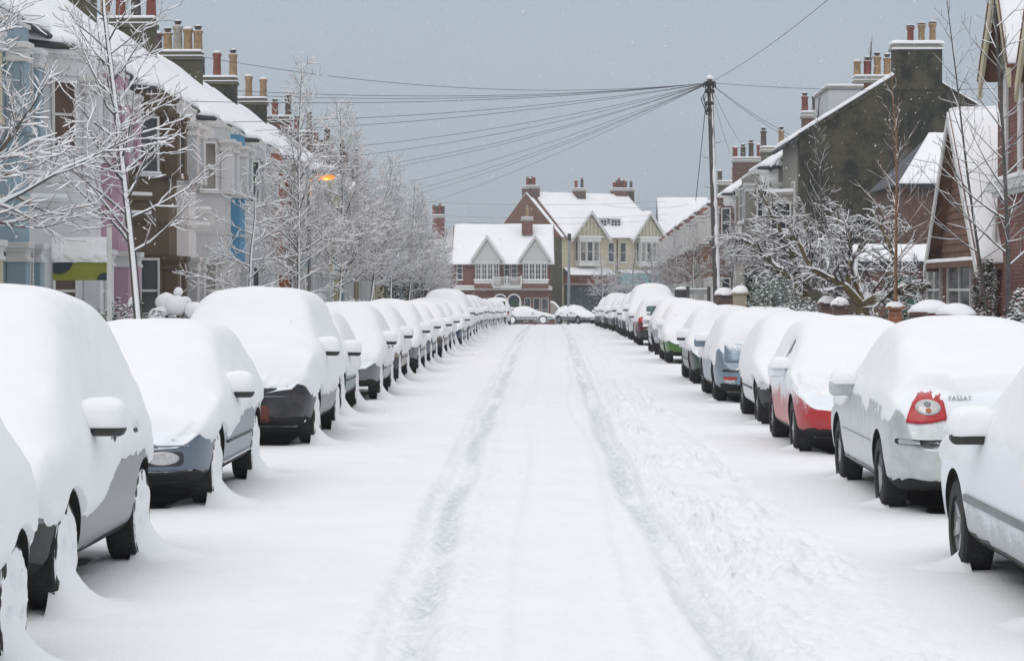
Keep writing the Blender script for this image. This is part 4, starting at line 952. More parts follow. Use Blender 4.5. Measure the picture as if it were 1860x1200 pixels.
hs_ = [ # wall, trim, pilaster, glass, words
 ('st_cream', 'st_trim', 'st_cream', 'window_glass', 'cream terraced house at the picture edge before the pale blue one'),
 ('st_blue', 'st_trim', 'st_blue', 'window_glass', 'pale blue terraced house with white cornices between the cream and the white one'),
 ('st_white', 'st_trim', 'st_white', 'window_brown', 'white terraced house behind the green estate agent board'),
 ('st_pink', 'st_trim', 'st_pink', 'window_glass', 'pink terraced house with white capitals between the white and the brown one'),
 ('st_brown', 'st_brown', 'st_brown', 'window_glass', 'dark brown terraced house with brown columns'),
 ('st_white', 'st_trim', 'st_greywhite', 'window_glass', 'white terraced house directly past the dark brown one'),
 ('st_greywhite', 'st_trim', 'st_white', 'window_blind', 'grey-white terraced house before the bright sky-blue one'),
 ('st_skyblue', 'st_trim', 'st_white', 'window_glass', 'bright sky-blue terraced house with white pilasters'),
 ('st_greywhite', 'st_trim', 'st_white', 'window_glass', 'plain off-white terraced house between the bright sky-blue and the orange one'),
 ('st_orange', 'st_trim', 'st_orange', 'window_glass', 'orange-brown terraced house half hidden by snowy trees'),
 ('st_stone', 'st_trim', 'st_trim', 'window_glass', 'grey stone-coloured terraced house past the orange one'),
 ('st_paleblue', 'st_trim', 'st_white', 'window_glass', 'pale blue-grey terraced house behind the street lamp'),
 ('st_white', 'st_trim', 'st_white', 'window_glass', 'white terraced house just before the yellow one'),
 ('st_yellow', 'st_trim', 'st_yellow', 'window_glass', 'pale yellow terraced house seen through the snowy trees'),
 ('st_skyblue', 'st_trim', 'st_trim', 'window_glass', 'blue terraced house directly past the yellow one'),
 ('st_buff', 'st_trim', 'st_buff', 'window_glass', 'buff terraced house past the blue and yellow ones')]
more = [('st_white', 'white'), ('brick_red', 'red brick'), ('st_cream', 'cream'), ('st_stone', 'grey'), ('st_white', 'off-white'), ('brick_orange', 'orange brick'), ('st_paleblue', 'pale blue'), ('st_buff', 'buff'), ('brick_dark', 'dark brick')]
for i, (a, b) in enumerate(more): hs_.append((a, 'st_trim', a if a[:2] == 'st' else 'st_trim', 'window_glass', '%s terraced house, %s past the buff one near the low end of the street' % (b, ORD[i])))
POTS = {3: ['buff', 'dark', 'red', 'grey'], 5: ['red', 'red', 'dark', 'buff'], 7: ['buff', 'red', 'dark', 'red'], 9: ['dark', 'buff', 'grey', 'buff', 'buff'], 11: ['dark', 'red', 'buff'], 13: ['grey', 'buff', 'buff'], 15: ['red', 'red', 'dark'], 17: ['buff', 'red', 'grey']}
for k, (wl_, tr, pi_, gl_, lab) in enumerate(hs_):
    y0 = YS + W0 * k; y1 = y0 + W0
    ch = None
    if k % 2 == 1: ch = (POTS.get(k, ['buff', 'red', 'dark']), .55 if k != 7 else .60, 1.65 if k < 11 else 1.5, 'render_mossy' if k in (3, 5, 7, 9) else ('render_dark' if k in (11, 13) else 'brick_dark'))
    terrace_house(-1, y0, y1, wl_, tr, pi_, lab, GH, k, far=k > 12, glass=gl_, chim=ch, capm='render_brown', door=['door_navy', 'door_green', 'door_grey'][k % 3], bay_near=(k % 2 == 1))

# garden side: dark gabled house, stone house, brick terrace
def house_right():
    g = .05
    H = thing('gabled_house', 'tall house with bare dark rendered gable wall and broad chimney', 'house', (8.6, 81, 0), None, world=True)
    xf, y0, y1 = 8.90, 81.0, 86.5
    xr = PX(1655, 81); ea = PZ(244, 81); rg = PZ(120, 81); xb = xr + (xr - xf) * 1.0
    b = MB(); b.prism_y([(xf, -1), (xb, -1), (xb, ea), (xr, rg), (xf, ea)], y0, y1); b.build('wall', M['render_dark'], H)
    # stone coloured front with stained render, standing just proud
    b = MB(); b.box(xf - .06, xf - .003, y0 + .5, y1 - .01, -.5, ea - .05); b.build('front', M['st_stone'], H)
    rf = MB()
    for a, z in ((xf - .35, ea - .28), (xb + .3, ea - .22)):
        rf.add([(a, y0 + .02, z), (xr, y0 + .02, rg + .02), (xr, y1, rg + .02), (a, y1, z), (a, y0 + .02, z - .12), (xr, y0 + .02, rg - .1), (xr, y1, rg - .1), (a, y1, z - .12)], [(0, 1, 2, 3), (7, 6, 5, 4), (0, 4, 5, 1), (1, 5, 6, 2), (2, 6, 7, 3), (3, 7, 4, 0)])
    ro = rf.build('roof', M['slate'], H)
    cx0, cx1 = PX(1621, 81), PX(1707, 81); zl = ea + (rg - ea) * (cx0 - xf) / (xr - xf); zrr = rg - (rg - ea) * (cx1 - xr) / (xb - xr)
    b = MB()
    b.prism_y([(xf - .05, ea - .20), (xf - .05, ea - .0), (cx0, zl + .06), (cx0, zl - .14)][::-1], y0 - .05, y0 + .22)
    b.build('coping', M['render_dark'], H)
    snow_slab((xf - .07, y0 - .07, ea + .0), (cx0, y0 - .07, zl + .06), (cx0, y0 + .3, zl + .06), (xf - .07, y0 + .3, ea + .0), .13, 'snow', ro, 20, 4, 3)
    snow_slab((cx1, y0 - .07, zrr), (xb, y0 - .07, ea - .0), (xb, y0 + .3, ea), (cx1, y0 + .3, zrr), .05, 'snow', ro, 20, 4, 4)
    snow_slab((xf - .4, y0 + .2, ea - .25), (xf - .4, y1 + .0, ea - .25), (xr, y1 + .0, rg + .05), (xr, y0 + .2, rg + .05), .15, 'snow', ro, 12, 12, 6)
    # chimney breast on the gable's top: shoulders from the photo
    zc = PZ(92, 81)
    b = MB(); b.box(cx0, cx1, y0 - .075, y0 + .75, min(zl, zrr) - .25, zc - .02); c = b.build('chimney', M['render_dark'], ro)
    b = MB(); b.box(cx0 - .09, cx1 + .06, y0 - .12, y0 + .85, zc - .018, zc + .10); b.box(cx0 - .03, cx1 + .0, y0 - .06, y0 + .8, zc + .102, zc + .2); b.build('chimney_cap', M['concrete'], c, False, .02)
    snow_slab((cx0 - .12, y0 - .14, zc + .2), (cx1 + .08, y0 - .14, zc + .2), (cx1 + .08, y0 + .88, zc + .2), (cx0 - .12, y0 + .88, zc + .2), .13, 'snow', c, 10, 8, 9)
    s = MB(); s.box(cx0 - .11, cx1 + .08, y0 - .14, y0 - .05, zc - .012, zc + .05); s.build('snow', M['snow'], c, True, .02)
    for u, col, h in ((1653, 'red', .58), (1673, 'buff', .66), (1693, 'buff', .70)):
        px = PX(u, 81); r = .13
        b = MB(); b.lathe([(r, 0), (r * .9, .1), (r * .85, h * .8), (r * 1.1, h * .86), (r * 1.1, h), (r * .7, h)], (px, y0 + .35, zc + .25), 'z', 14); po = b.build('chimney_pot', M['pot_' + col], c, True)
        b = MB(); b.lathe([(r * 1.1, h), (r * 1.2, h + .02), (r * .8, h + .09), (.01, h + .1)], (px, y0 + .35, zc + .25), 'z', 12); b.build('cowl', M['pot_dark'], po, True)
    for yy in (83.4,):
        bo = MB(); pl = order(canted(1, xf, xf - 1.0, yy - 1.3, yy + 1.6, .8, 0)); bo.prism(pl, -.5, 3.1); bo.prism(pl, 3.7, 5.2)
        bb = bo.build('bay', M['st_stone'], H)
        for zz in (3.1, 5.2):
            q = MB(); q.prism(order(canted(1, xf, xf - 1.0, yy - 1.3, yy + 1.6, .8, .1)), zz + .002, zz + .12); q.build('cornice', M['concrete'], bb)
            q = MB(); q.prism(order(canted(1, xf, xf - 1.0, yy - 1.3, yy + 1.6, .8, .12)), zz + .123, zz + .24); q.build('snow', M['snow'], bb, True, .04, 3)
        pl = canted(1, xf, xf - 1.0, yy - 1.3, yy + 1.6, .8, 0)
        for i in (1, 2, 3):
            p, q = Vector((*pl[i], 0)), Vector((*pl[i + 1], 0)); d = (q - p); L = d.length; d.normalize(); nr = Vector((d.y, -d.x, 0)); nr = nr if nr.x < 0 else -nr; c_ = (p + q) / 2
            for za, zb in ((1.0, 2.6), (3.95, 4.95)): window(bb, c_.x + nr.x * .003, c_.y + nr.y * .003, za, zb, L - .4, d.x, d.y, nr.x, nr.y)
    window(H, xf - .062, y0 + 1.3, 4.1, 5.7, .8, 0, 1, -1, 0, 'window_brown')
    gt = MB(); gt.tube([(xf - .42, y0 + .3, ea - .36), (xf - .42, y1, ea - .36)], .07, 8); gt.build('gutter', M['dark_trim'], H)
    # dormer and skylight lumps on the roof's near end
    return H
house_right()
GB = 'brick terraced houses on the garden side'
terrace_house(1, 86.6, 94.5, 'st_stone', 'st_trim', 'st_stone', 'stained stone-coloured house with snowy bay roof beyond the dark gable', None, 1, xf=8.7, eave=6.4, ridge=8.9, chim=None, roofm='slate', bay_near=True)
bk = ['brick_red', 'brick_dark', 'brick_red', 'brick_orange', 'brick_dark', 'brick_red', 'brick_dark', 'brick_red', 'brick_dark', 'brick_red', 'brick_dark', 'brick_red']
y = 100.5
for k in range(13):
    wl_ = bk[k % len(bk)]
    g_ = {'brick_red': 'red brick', 'brick_dark': 'dark brick', 'brick_orange': 'orange brick'}[wl_]
    ch = (['red', 'dark', 'dark', 'red'], 1.0, 1.7, 'brick_dark') if k in (0, 6) else ((['dark', 'buff'], .5, 1.2, 'render_brown') if k in (3, 9) else None)
    terrace_house(1, y, y + 5.2, wl_, 'st_trim', 'st_trim', '%s terraced house with white bay posts, %s along from the stained stone-coloured house' % (g_, ORD[k]), GB, k + 3, far=True, xf=8.9 if k else 9.6, eave=6.5, ridge=9.0, chim=ch)
    y += 5.2

# low house with tile-hung gable and the tall brick house at the edge
def tile_house():
    H = thing('gabled_cottage', 'small house with brown tile-hung gable and steep snowy roof', 'house', (8.3, 48, 0), None, world=True)
    x = 8.35
    ya, yb = F_PX * (x - .28) / 768, F_PX * (x - .28) / 680; ym = F_PX * (x - .28) / 719; zt = PZ(205, ym); za = PZ(470, ya); zb = PZ(452, yb)
    ze = (za + zb) / 2; xe = PX(1815, ya) + 3.2
    b = MB(); b.prism_x([(ya, -.3), (yb, -.3), (yb, ze), (ym, zt - .12), (ya, ze)][::-1], x + .06, xe); b.build('wall', M['brick_red'], H)
    # tile-hung gable: courses lapping over each other
    g = MB(); n = 16
    for i in range(n):
        z0 = ze - .12 + (zt - .2 - ze) * i / n; z1 = ze - .12 + (zt - .2 - ze) * (i + 1) / n
        f0 = (z0 - ze + .12) / (zt - ze + .0); f1 = (z1 - ze + .12) / (zt - ze + .0)
        e0 = ya + .05 + (ym - ya) * f0; w0 = yb - .05 + (ym - yb) * f0; e1 = ya + .05 + (ym - ya) * f1; w1 = yb - .05 + (ym - yb) * f1
        g.add([(x - .03, e0, z0), (x - .03, w0, z0), (x + .005, w1, z1 + .01), (x + .005, e1, z1 + .01), (x + .055, e0, z0), (x + .055, w0, z0), (x + .055, w1, z1), (x + .055, e1, z1)], [(0, 1, 2, 3)[::-1], (0, 4, 5, 1), (0, 3, 7, 4), (1, 5, 6, 2)])
    g.build('tile_hanging', M['tiles_brown'], H)
    rf = MB()
    for e, zz in ((ya - .25, ze - .25), (yb + .25, ze - .25)):
        rf.add([(x - .28, e, zz), (xe, e, zz), (xe, ym, zt), (x - .28, ym, zt), (x - .28, e, zz - .1), (xe, e, zz - .1), (xe, ym, zt - .1), (x - .28, ym, zt - .1)], [(0, 1, 2, 3), (7, 6, 5, 4), (0, 4, 5, 1), (1, 5, 6, 2), (2, 6, 7, 3), (3, 7, 4, 0)])
    ro = rf.build('roof', M['tiles_brown'], H)
    snow_slab((x - .26, ya - .28, ze - .23), (xe, ya - .28, ze - .23), (xe, ym + .05, zt + .03), (x - .26, ym + .05, zt + .03), .14, 'snow', ro, 24, 16, 3)
    snow_slab((x - .26, yb + .28, ze - .23), (xe, yb + .28, ze - .23), (xe, ym - .05, zt + .03), (x - .26, ym - .05, zt + .03), .14, 'snow', ro, 20, 12, 4)
    for e, zz in ((ya - .22, ze - .26), (yb + .22, ze - .26)):
        b = MB(); b.add([(x - .31, e, zz), (x - .31, ym, zt), (x - .31, ym, zt - .26), (x - .31, e, zz - .26), (x - .27, e, zz), (x - .27, ym, zt), (x - .27, ym, zt - .26), (x - .27, e, zz - .26)], [(0, 1, 2, 3), (7, 6, 5, 4), (0, 4, 5, 1), (1, 5, 6, 2), (2, 6, 7, 3), (3, 7, 4, 0)]); b.build('bargeboard', M['white_wood'], H)
    snow_slab((x - .33, ya + .1, ze - .16), (x + .0, ya + .1, ze - .16), (x + .0, yb - .1, ze - .16), (x - .33, yb - .1, ze - .16), .07, 'snow', ro, 4, 16, 5)
    b = MB(); b.box(x - .30, x + .055, ya + .1, yb - .1, ze - .28, ze - .162); b.build('fascia', M['tiles_brown'], H)
    wa, wb = F_PX * x / 762, F_PX * x / 712; wc, wd_ = F_PX * x / 706, F_PX * x / 680
    for p, q, mu in ((wa, wa + (wb - wa) * .9, 1), (wc, wc + (wd_ - wc), 1)):
        window(H, x + .055, (p + q) / 2, 1.25, 2.32, abs(q - p) * .94, 0, 1, -1, 0, 'window_glass', 'white_wood', 1, mu)
plain('tiles_brown', (.17, .092, .062), .9, 0, .3, 3.5, .15)
tile_house()
plain('panel_buff', (.22, .19, .15), .9, 0, .3, 2, .1)
def brick_house():
    H = thing('brick_house', 'tall red brick house at the picture edge with cream gable boards and white stone strips', 'house', (8.6, 40, 0), None, world=True)
    x = 8.55; yb = F_PX * x / 808; ya = 36.0; zt = PZ(118, yb)
    b = MB(); b.box(x, x + 7, ya, yb, -.3, zt); b.build('wall', M['brick_red'], H)
    b = MB(); xe = x + 7; ym = (ya + yb) / 2; zr = zt + 4.2
    st = MB()
    for u in (1825, 1851): yy = F_PX * x / (u - 1000); st.box(x - .05, x - .003, yy - .14, yy + .14, PZ(335, yy), zt - .1)
    st.build('stone_strip', M['st_trim'], H)
    b = MB(); b.box(x - .18, x - .003, ya, yb + .12, PZ(352, yb), PZ(335, yb)); b.box(x - .10, x - .003, ya, yb + .06, PZ(360, yb), PZ(352, yb) - .003); b.build('cornice', M['st_trim'], H, False, .01)
    snow_slab((x - .2, ya, PZ(334, yb)), (x - .0, ya, PZ(334, yb)), (x, yb + .14, PZ(334, yb)), (x - .2, yb + .14, PZ(334, yb)), .10, 'snow', H, 4, 16, 2)
    # two steep gables over the street front, each with its snowy roof running back
    for uf, um, un, vt_ in ((1772, 1800, 1826, -60), (1838, 1872, 1902, -90)):
        gx = x - .45; yf, ym, yn = [F_PX * gx / (q - 1000) for q in (uf, um, un)]; zr = PZ(vt_, ym); ze_ = PZ(146, yf)
        b = MB(); b.add([(gx + .3, yn + .1, ze_ + .1), (gx + .3, yf - .1, ze_ + .1), (gx + .3, ym, zr - .2), (gx + .5, yn + .1, ze_ + .1), (gx + .5, yf - .1, ze_ + .1), (gx + .5, ym, zr - .2)], [(2, 1, 0), (3, 4, 5), (0, 1, 4, 3), (1, 2, 5, 4), (2, 0, 3, 5)]); b.build('gable_panel', M['panel_buff'], H)
        for e in (yf, yn):
            b = MB(); b.add([(gx, e, ze_ - .05), (gx, ym, zr), (gx, ym, zr - .42), (gx, e, ze_ - .40), (gx + .06, e, ze_ - .05), (gx + .06, ym, zr), (gx + .06, ym, zr - .42), (gx + .06, e, ze_ - .4)], [(0, 1, 2, 3), (7, 6, 5, 4), (0, 4, 5, 1), (1, 5, 6, 2), (2, 6, 7, 3), (3, 7, 4, 0)]); b.build('bargeboard', M['st_cream'], H)
            rf = MB(); rf.add([(gx - .02, e, ze_), (xe, e, ze_), (xe, ym, zr + .05), (gx - .02, ym, zr + .05), (gx - .02, e, ze_ - .06), (xe, e, ze_ - .06), (xe, ym, zr - .02), (gx - .02, ym, zr - .02)], [(0, 1, 2, 3), (7, 6, 5, 4), (0, 4, 5, 1), (1, 5, 6, 2), (2, 6, 7, 3), (3, 7, 4, 0)])
            ro = rf.build('roof', M['tiles_brown'], H); snow_slab((gx, e, ze_ + .02), (xe, e, ze_ + .02), (xe, ym, zr + .07), (gx, ym, zr + .07), .10, 'snow', ro, 16, 12, 3)
    for yy in (yb - 3.9, yb - 5.4): window(H, x - .003, yy, 4.0, 5.4, 1.0, 0, 1, -1, 0); window(H, x - .003, yy, .9, 2.5, 1.0, 0, 1, -1, 0)
    # soil pipe
    b = MB(); b.tube([(x - .12, yb - .35, 0), (x - .12, yb - .35, 3.2)], .05, 8); b.build('drainpipe', M['white_wood'], H)
brick_house()
def outbuildings():
    H = thing('garage', 'low red brick outbuilding with thick snow on its roof beside the brown gable', 'garage', (9.2, 58, 0), None, world=True)
    y = 60; x0, x1 = PX(1575, y), PX(1745, y); zt = PZ(482, y)
    b = MB(); b.box(x0, x1, y, y + 4, -.3, zt); b.build('wall', M['brick_dark'], H)
    b = MB(); b.box(x0 - .2, x1 + .1, y - .2, y + 4, zt + .002, zt + .1); ro = b.build('roof', M['dark_trim'], H)
    snow_slab((x0 - .2, y - .2, zt + .1), (x1, y - .2, zt + .1), (x1, y + 3.5, zt + .45), (x0 - .2, y + 3.5, zt + .45), .2, 'snow', ro, 16, 8, 2)
    b = MB(); b.box(x0 + .5, x0 + 1.3, y - .03, y - .003, -.1, zt - .3); b.build('door', M['door_green'], H)
    H = thing('house_wing', 'hip-roofed brick wing under snow between the dark gable and the brown gable', 'house', (PX(1680, 68), 68, 0), None, world=True)
    y = 68; x0, x1 = PX(1640, y), PX(1800, y); zt = PZ(338, y); 
    b = MB(); b.box(x0, x1, y, y + 6, -.3, zt); b.build('wall', M['brick_dark'], H)
    b = MB(); b.box(x0 - .25, x1, y - .22, y - .1, zt - .12, zt + .05); b.build('gutter', M['dark_trim'], H)
    xm = PX(1712, y); zr = PZ(255, y) + .3
    rf = MB(); rf.add([(x0 - .25, y - .2, zt + .03), (x1 + 2, y - .2, zt + .03), (x1 + 2, y + 3, zr), (xm, y + 3, zr), (x0 - .25, y + 6.2, zt + .03), (x1 + 2, y + 6.2, zt + .03)], [(0, 1, 2, 3), (0, 3, 4), (3, 2, 5, 4), (0, 4, 5, 1)]); ro = rf.build('roof', M['slate'], H)
    snow_slab((x0 - .2, y - .22, zt + .05), (x1 + 2, y - .22, zt + .05), (x1 + 2, y + 3, zr + .02), (xm, y + 3, zr + .02), .13, 'snow', ro, 16, 10, 5)
    H = thing('rendered_house', 'pale rendered house top with parapet behind the dark gable roof', 'house', (PX(1535, 96), 98, 0), None, world=True)
    y = 97; x0, x1 = PX(1503, y), PX(1562, y); zt = PZ(163, y)
    b = MB(); b.box(x0, x1, y, y + 5, -1, zt); b.build('wall', M['st_greywhite'], H); b = MB(); b.box(x0 - .08, x1 + .08, y - .08, y + 5, zt + .002, zt + .1); b.build('parapet', M['concrete'], H)
    b = MB(); b.box(x0 - .1, x1 + .1, y - .1, y + 5, zt + .103, zt + .2); b.build('snow', M['snow'], H, True, .04)
    window(H, (x0 + x1) / 2, y - .003, zt - 2.2, zt - 1, .8, 1, 0, 0, -1)
    cx = PX(1585, y); zc = PZ(140, y)
    chimney(H, cx, y + .6, 4, zc, (PX(1618, y) - PX(1553, y)), .8, ['buff', 'red', 'buff', 'buff'], 'brick_dark', 5)
outbuildings()

# ------------------------------------------------------------------ the houses across the end of the street
def end_houses():
    D = 205.0; g = gzf(D); u2x = lambda u: PX(u, D); v2z = lambda v: PZ(v, D)
    H = thing('semi_detached_houses', 'red brick pair of houses with two white gables facing up the street', 'house', (u2x(915), D, g), None, world=True)
    x0, x1 = u2x(826), u2x(1001); ze = v2z(478); zr = v2z(408); dp = 9
    b = MB(); b.box(x0, x1, D, D + dp, g - 1, ze); b.prism_x([(D, ze), (D + dp, ze), (D + dp / 2, zr)], x0, x0 + .2); b.prism_x([(D, ze), (D + dp, ze), (D + dp / 2, zr)], x1 - .2, x1); b.build('wall', M['brick_red'], H)
    rf = MB(); rf.add([(x0 - .3, D - .4, ze - .15), (x1 + .3, D - .4, ze - .15), (x1 + .3, D + dp / 2, zr + .05), (x0 - .3, D + dp / 2, zr + .05), (x0 - .3, D + dp + .3, ze - .15), (x1 + .3, D + dp + .3, ze - .15)], [(0, 1, 2, 3), (3, 2, 5, 4), (0, 3, 4), (1, 5, 2)]); ro = rf.build('roof', M['tiles_brown'], H)
    snow_slab((x0 - .3, D - .4, ze - .12), (x1 + .3, D - .4, ze - .12), (x1 + .2, D + dp / 2, zr + .08), (x0 - .2, D + dp / 2, zr + .08), .2, 'snow', ro, 20, 10, 1)
    for ua, um, ub, vt in ((857, 885, 914, 428), (943, 972, 1001, 427)):
        xa, xm, xb = u2x(ua), u2x(um), u2x(ub); zt = v2z(vt); y = D - 1.0; zg = v2z(472)
        b = MB(); b.add([(xa + .1, y, zg), (xb - .1, y, zg), (xm, y, zt - .15), (xa + .1, D + 2, zg), (xb - .1, D + 2, zg), (xm, D + 2.8, zt - .15)], [(0, 1, 2), (5, 4, 3), (0, 3, 4, 1), (1, 4, 5, 2), (2, 5, 3, 0)]); b.build('gable', M['board_white'], H)
        for e, sg in ((xa - .12, 1), (xb + .12, -1)):
            zz = zg - .12
            b = MB(); b.add([(e, y - .25, zz), (xm, y - .25, zt), (xm, y - .25, zt - .32), (e + sg * .05, y - .25, zz - .22), (e, y - .15, zz), (xm, y - .15, zt), (xm, y - .15, zt - .32), (e + sg * .05, y - .15, zz - .22)], [(0, 1, 2, 3), (7, 6, 5, 4), (0, 4, 5, 1), (1, 5, 6, 2), (2, 6, 7, 3), (3, 7, 4, 0)]); b.build('bargeboard', M['white_wood'], H)
            snow_slab((e, y - .3, zz + .02), (xm, y - .3, zt + .02), (xm, D + 3.0, zt + .02), (e, D + 1.2, zz + .02), .16, 'snow', ro, 10, 6, 4)
        # bay under the gable
        ba, bb = xa + .25, xb - .25
        b = MB(); b.box(ba, bb, y + .1, D + .1, v2z(515), v2z(509)); b.box(ba, bb, y + .1, D + .1, v2z(478), zg); bo = b.build('bay', M['white_wood'], H)
        b = MB(); b.box(ba + .1, bb - .1, y + .2, D + .1, v2z(509), v2z(478)); b.build('reveal', M['white_wood'], bo)
        b = MB(); b.box(ba, bb, y + .1, D + .1, v2z(524), v2z(515) - .004); b.build('bay_apron', M['brick_red'], H)
        snow_slab((ba - .1, y, v2z(509)), (bb + .1, y, v2z(509)), (bb + .1, y + .22, v2z(509)), (ba - .1, y + .22, v2z(509)), .1, 'snow', bo, 8, 3, 3)
        n = 4; ww = (bb - ba - .2) / n
        for i in range(n): window(bo, ba + .1 + ww * (i + .5), y + .2, v2z(508), v2z(479), ww * .9, 1, 0, 0, -1, 'window_glass', 'white_wood', 2, 1, depth=.08)
    for u in (835, 902, 921, 934):
        window(H, u2x(u), D - .003, v2z(516 if u in (902, 921) else 508), v2z(476), .55, 1, 0, 0, -1, 'window_glass', 'white_wood', 2)
    b = MB(); b.box(x0 - .1, x1 + .1, D - .5, D - .003, v2z(527), v2z(520)); b.build('string_course', M['white_wood'], H)
    snow_slab((x0, D - .55, v2z(520)), (x1, D - .55, v2z(520)), (x1, D, v2z(520)), (x0, D, v2z(520)), .09, 'snow', H, 16, 3, 3)
    b = MB(); xa, xb = u2x(896), u2x(947)
    b.box(xa, xb, D - 1.3, D - 1.22, v2z(504.5), v2z(503)); b.box(xa, xb, D - 1.3, D - 1.22, v2z(519), v2z(518))
    for i in range(26): xx = xa + (xb - xa) * i / 25; b.box(xx - .02, xx + .02, D - 1.28, D - 1.24, v2z(518), v2z(504.5))
    for u in (896, 921, 947): xx = u2x(u); b.box(xx - .06, xx + .06, D - 1.33, D - 1.2, v2z(520), v2z(500))
    b.build('balcony_railing', M['white_wood'], H)
    b = MB(); b.box(xa, xb, D - 1.4, D - .5, v2z(523), v2z(520.2)); b.build('balcony_floor', M['white_wood'], H)
    for ca in (909, 934):                                   # white arches of the shared porch
        r = u2x(ca + 11) - u2x(ca); cx = u2x(ca); zc = v2z(546); y = D - 1.3
        pts = []; n = 14
        b = MB(); ro_ = [(cx + r * 1.16 * math.cos(math.pi * k / n), zc + r * 1.16 * math.sin(math.pi * k / n)) for k in range(n + 1)]; ri_ = [(cx + r * .94 * math.cos(math.pi * k / n), zc + r * .94 * math.sin(math.pi * k / n)) for k in range(n + 1)]
        for k in range(n):
            q = [ro_[k], ro_[k + 1], ri_[k + 1], ri_[k]]; b.prism_y(q, y, y + .15)
        for sg in (-1, 1): b.box(cx + sg * r * 1.05 - .1, cx + sg * r * 1.05 + .1, y, y + .15, g, zc)
        b.build('porch_arch', M['white_wood'], H)
        b = MB(); b.box(cx - r * .92, cx + r * .92, D - .02, D - .004, g, zc + r * .9); b.build('painted_porch_shade', M['door_navy'], H)  # flat dark panel painted in for the shade behind the arch
        b = MB(); b.box(cx - .35, cx + .35, D - .06, D - .021, g, zc + .1); b.build('door', M['door_green'], H)
    for u in (958, 975, 990, 847, 868, 885): window(H, u2x(u), D - .004, v2z(583), v2z(541), .62, 1, 0, 0, -1)
    chimney(ro, u2x(792), D + dp / 2, v2z(430), v2z(388), 1.1, .9, ['red', 'dark', 'red', 'dark'], 'brick_red', 4)
    chimney(ro, u2x(957), D + dp / 2 - 1.5, zr - .8, v2z(394), 1.0, .8, ['buff'], 'brick_red', 6)
    # left-hand lower neighbour behind the trees
    xl = u2x(760); b = MB(); b.box(xl, x0 - .05, D + 1, D + 8, g - 1, v2z(480)); b.build('side_wing', M['brick_red'], H)
    snow_slab((xl - .3, D + .6, v2z(482)), (x0 + .3, D + .6, v2z(482)), (x0 + .3, D + 5, v2z(425)), (xl - .3, D + 5, v2z(425)), .2, 'snow', ro, 10, 8, 6)
    snow_slab((xl - .3, D + 9.2, v2z(482)), (x0 + .3, D + 9.2, v2z(482)), (x0 + .3, D + 5, v2z(425)), (xl - .3, D + 5, v2z(425)), .2, 'snow', ro, 6, 6, 6)
    # front garden wall piers with snow tops
    for u, hv in ((930, 568), (946, 565), (965, 566), (1003, 574)):
        yy = 202; xx = PX(u, yy); T_ = thing('gate_pier', {930: 'snow-capped gate pier farthest from the curved grey wall before the brick pair', 946: 'snow-capped gate pier in line with the porch arches of the brick pair', 965: 'snow-capped gate pier under the ground-floor windows of the brick pair', 1003: 'snow-capped gate pier against the foot of the curved grey wall'}[u], 'pier', (xx, yy, gzf(yy)), 'gate piers before the brick pair', world=True)
        b = MB(); b.box(xx - .22, xx + .22, yy - .22, yy + .22, g - .2, PZ(hv + 3, yy)); b.build('shaft', M['brick_dark'], T_); b = MB(); b.box(xx - .32, xx + .32, yy - .32, yy + .32, PZ(hv + 3, yy) + .002, PZ(hv - 1, yy) + .1); b.build('snow', M['snow'], T_, True, .09, 3)
    T_ = thing('garden_wall', 'curved grey side wall sweeping down between the brick pair and the cream building', 'wall', (u2x(1010), 203, g), world=True)
    pts = [(1000, 549), (1006, 551), (1013, 558), (1019, 567), (1025, 571), (1030, 572)]
    b = MB(); poly = [(PX(u, 203), PZ(v, 203)) for u, v in pts] + [(PX(1030, 203), g - .2), (PX(1000, 203), g - .2)]; b.prism_y(poly[::-1], 203, 203.25); b.build('wall_panel', M['concrete'], T_)
    b = MB(); b.tube([(x, 203.1, z + .05) for x, z in poly[:6]], .12, 8); b.build('snow', M['snow'], T_, True)
plain('board_white', (.50, .50, .48), .8, 0, .1, 3, .3, stretch=(.3, 1, 14))
end_houses()
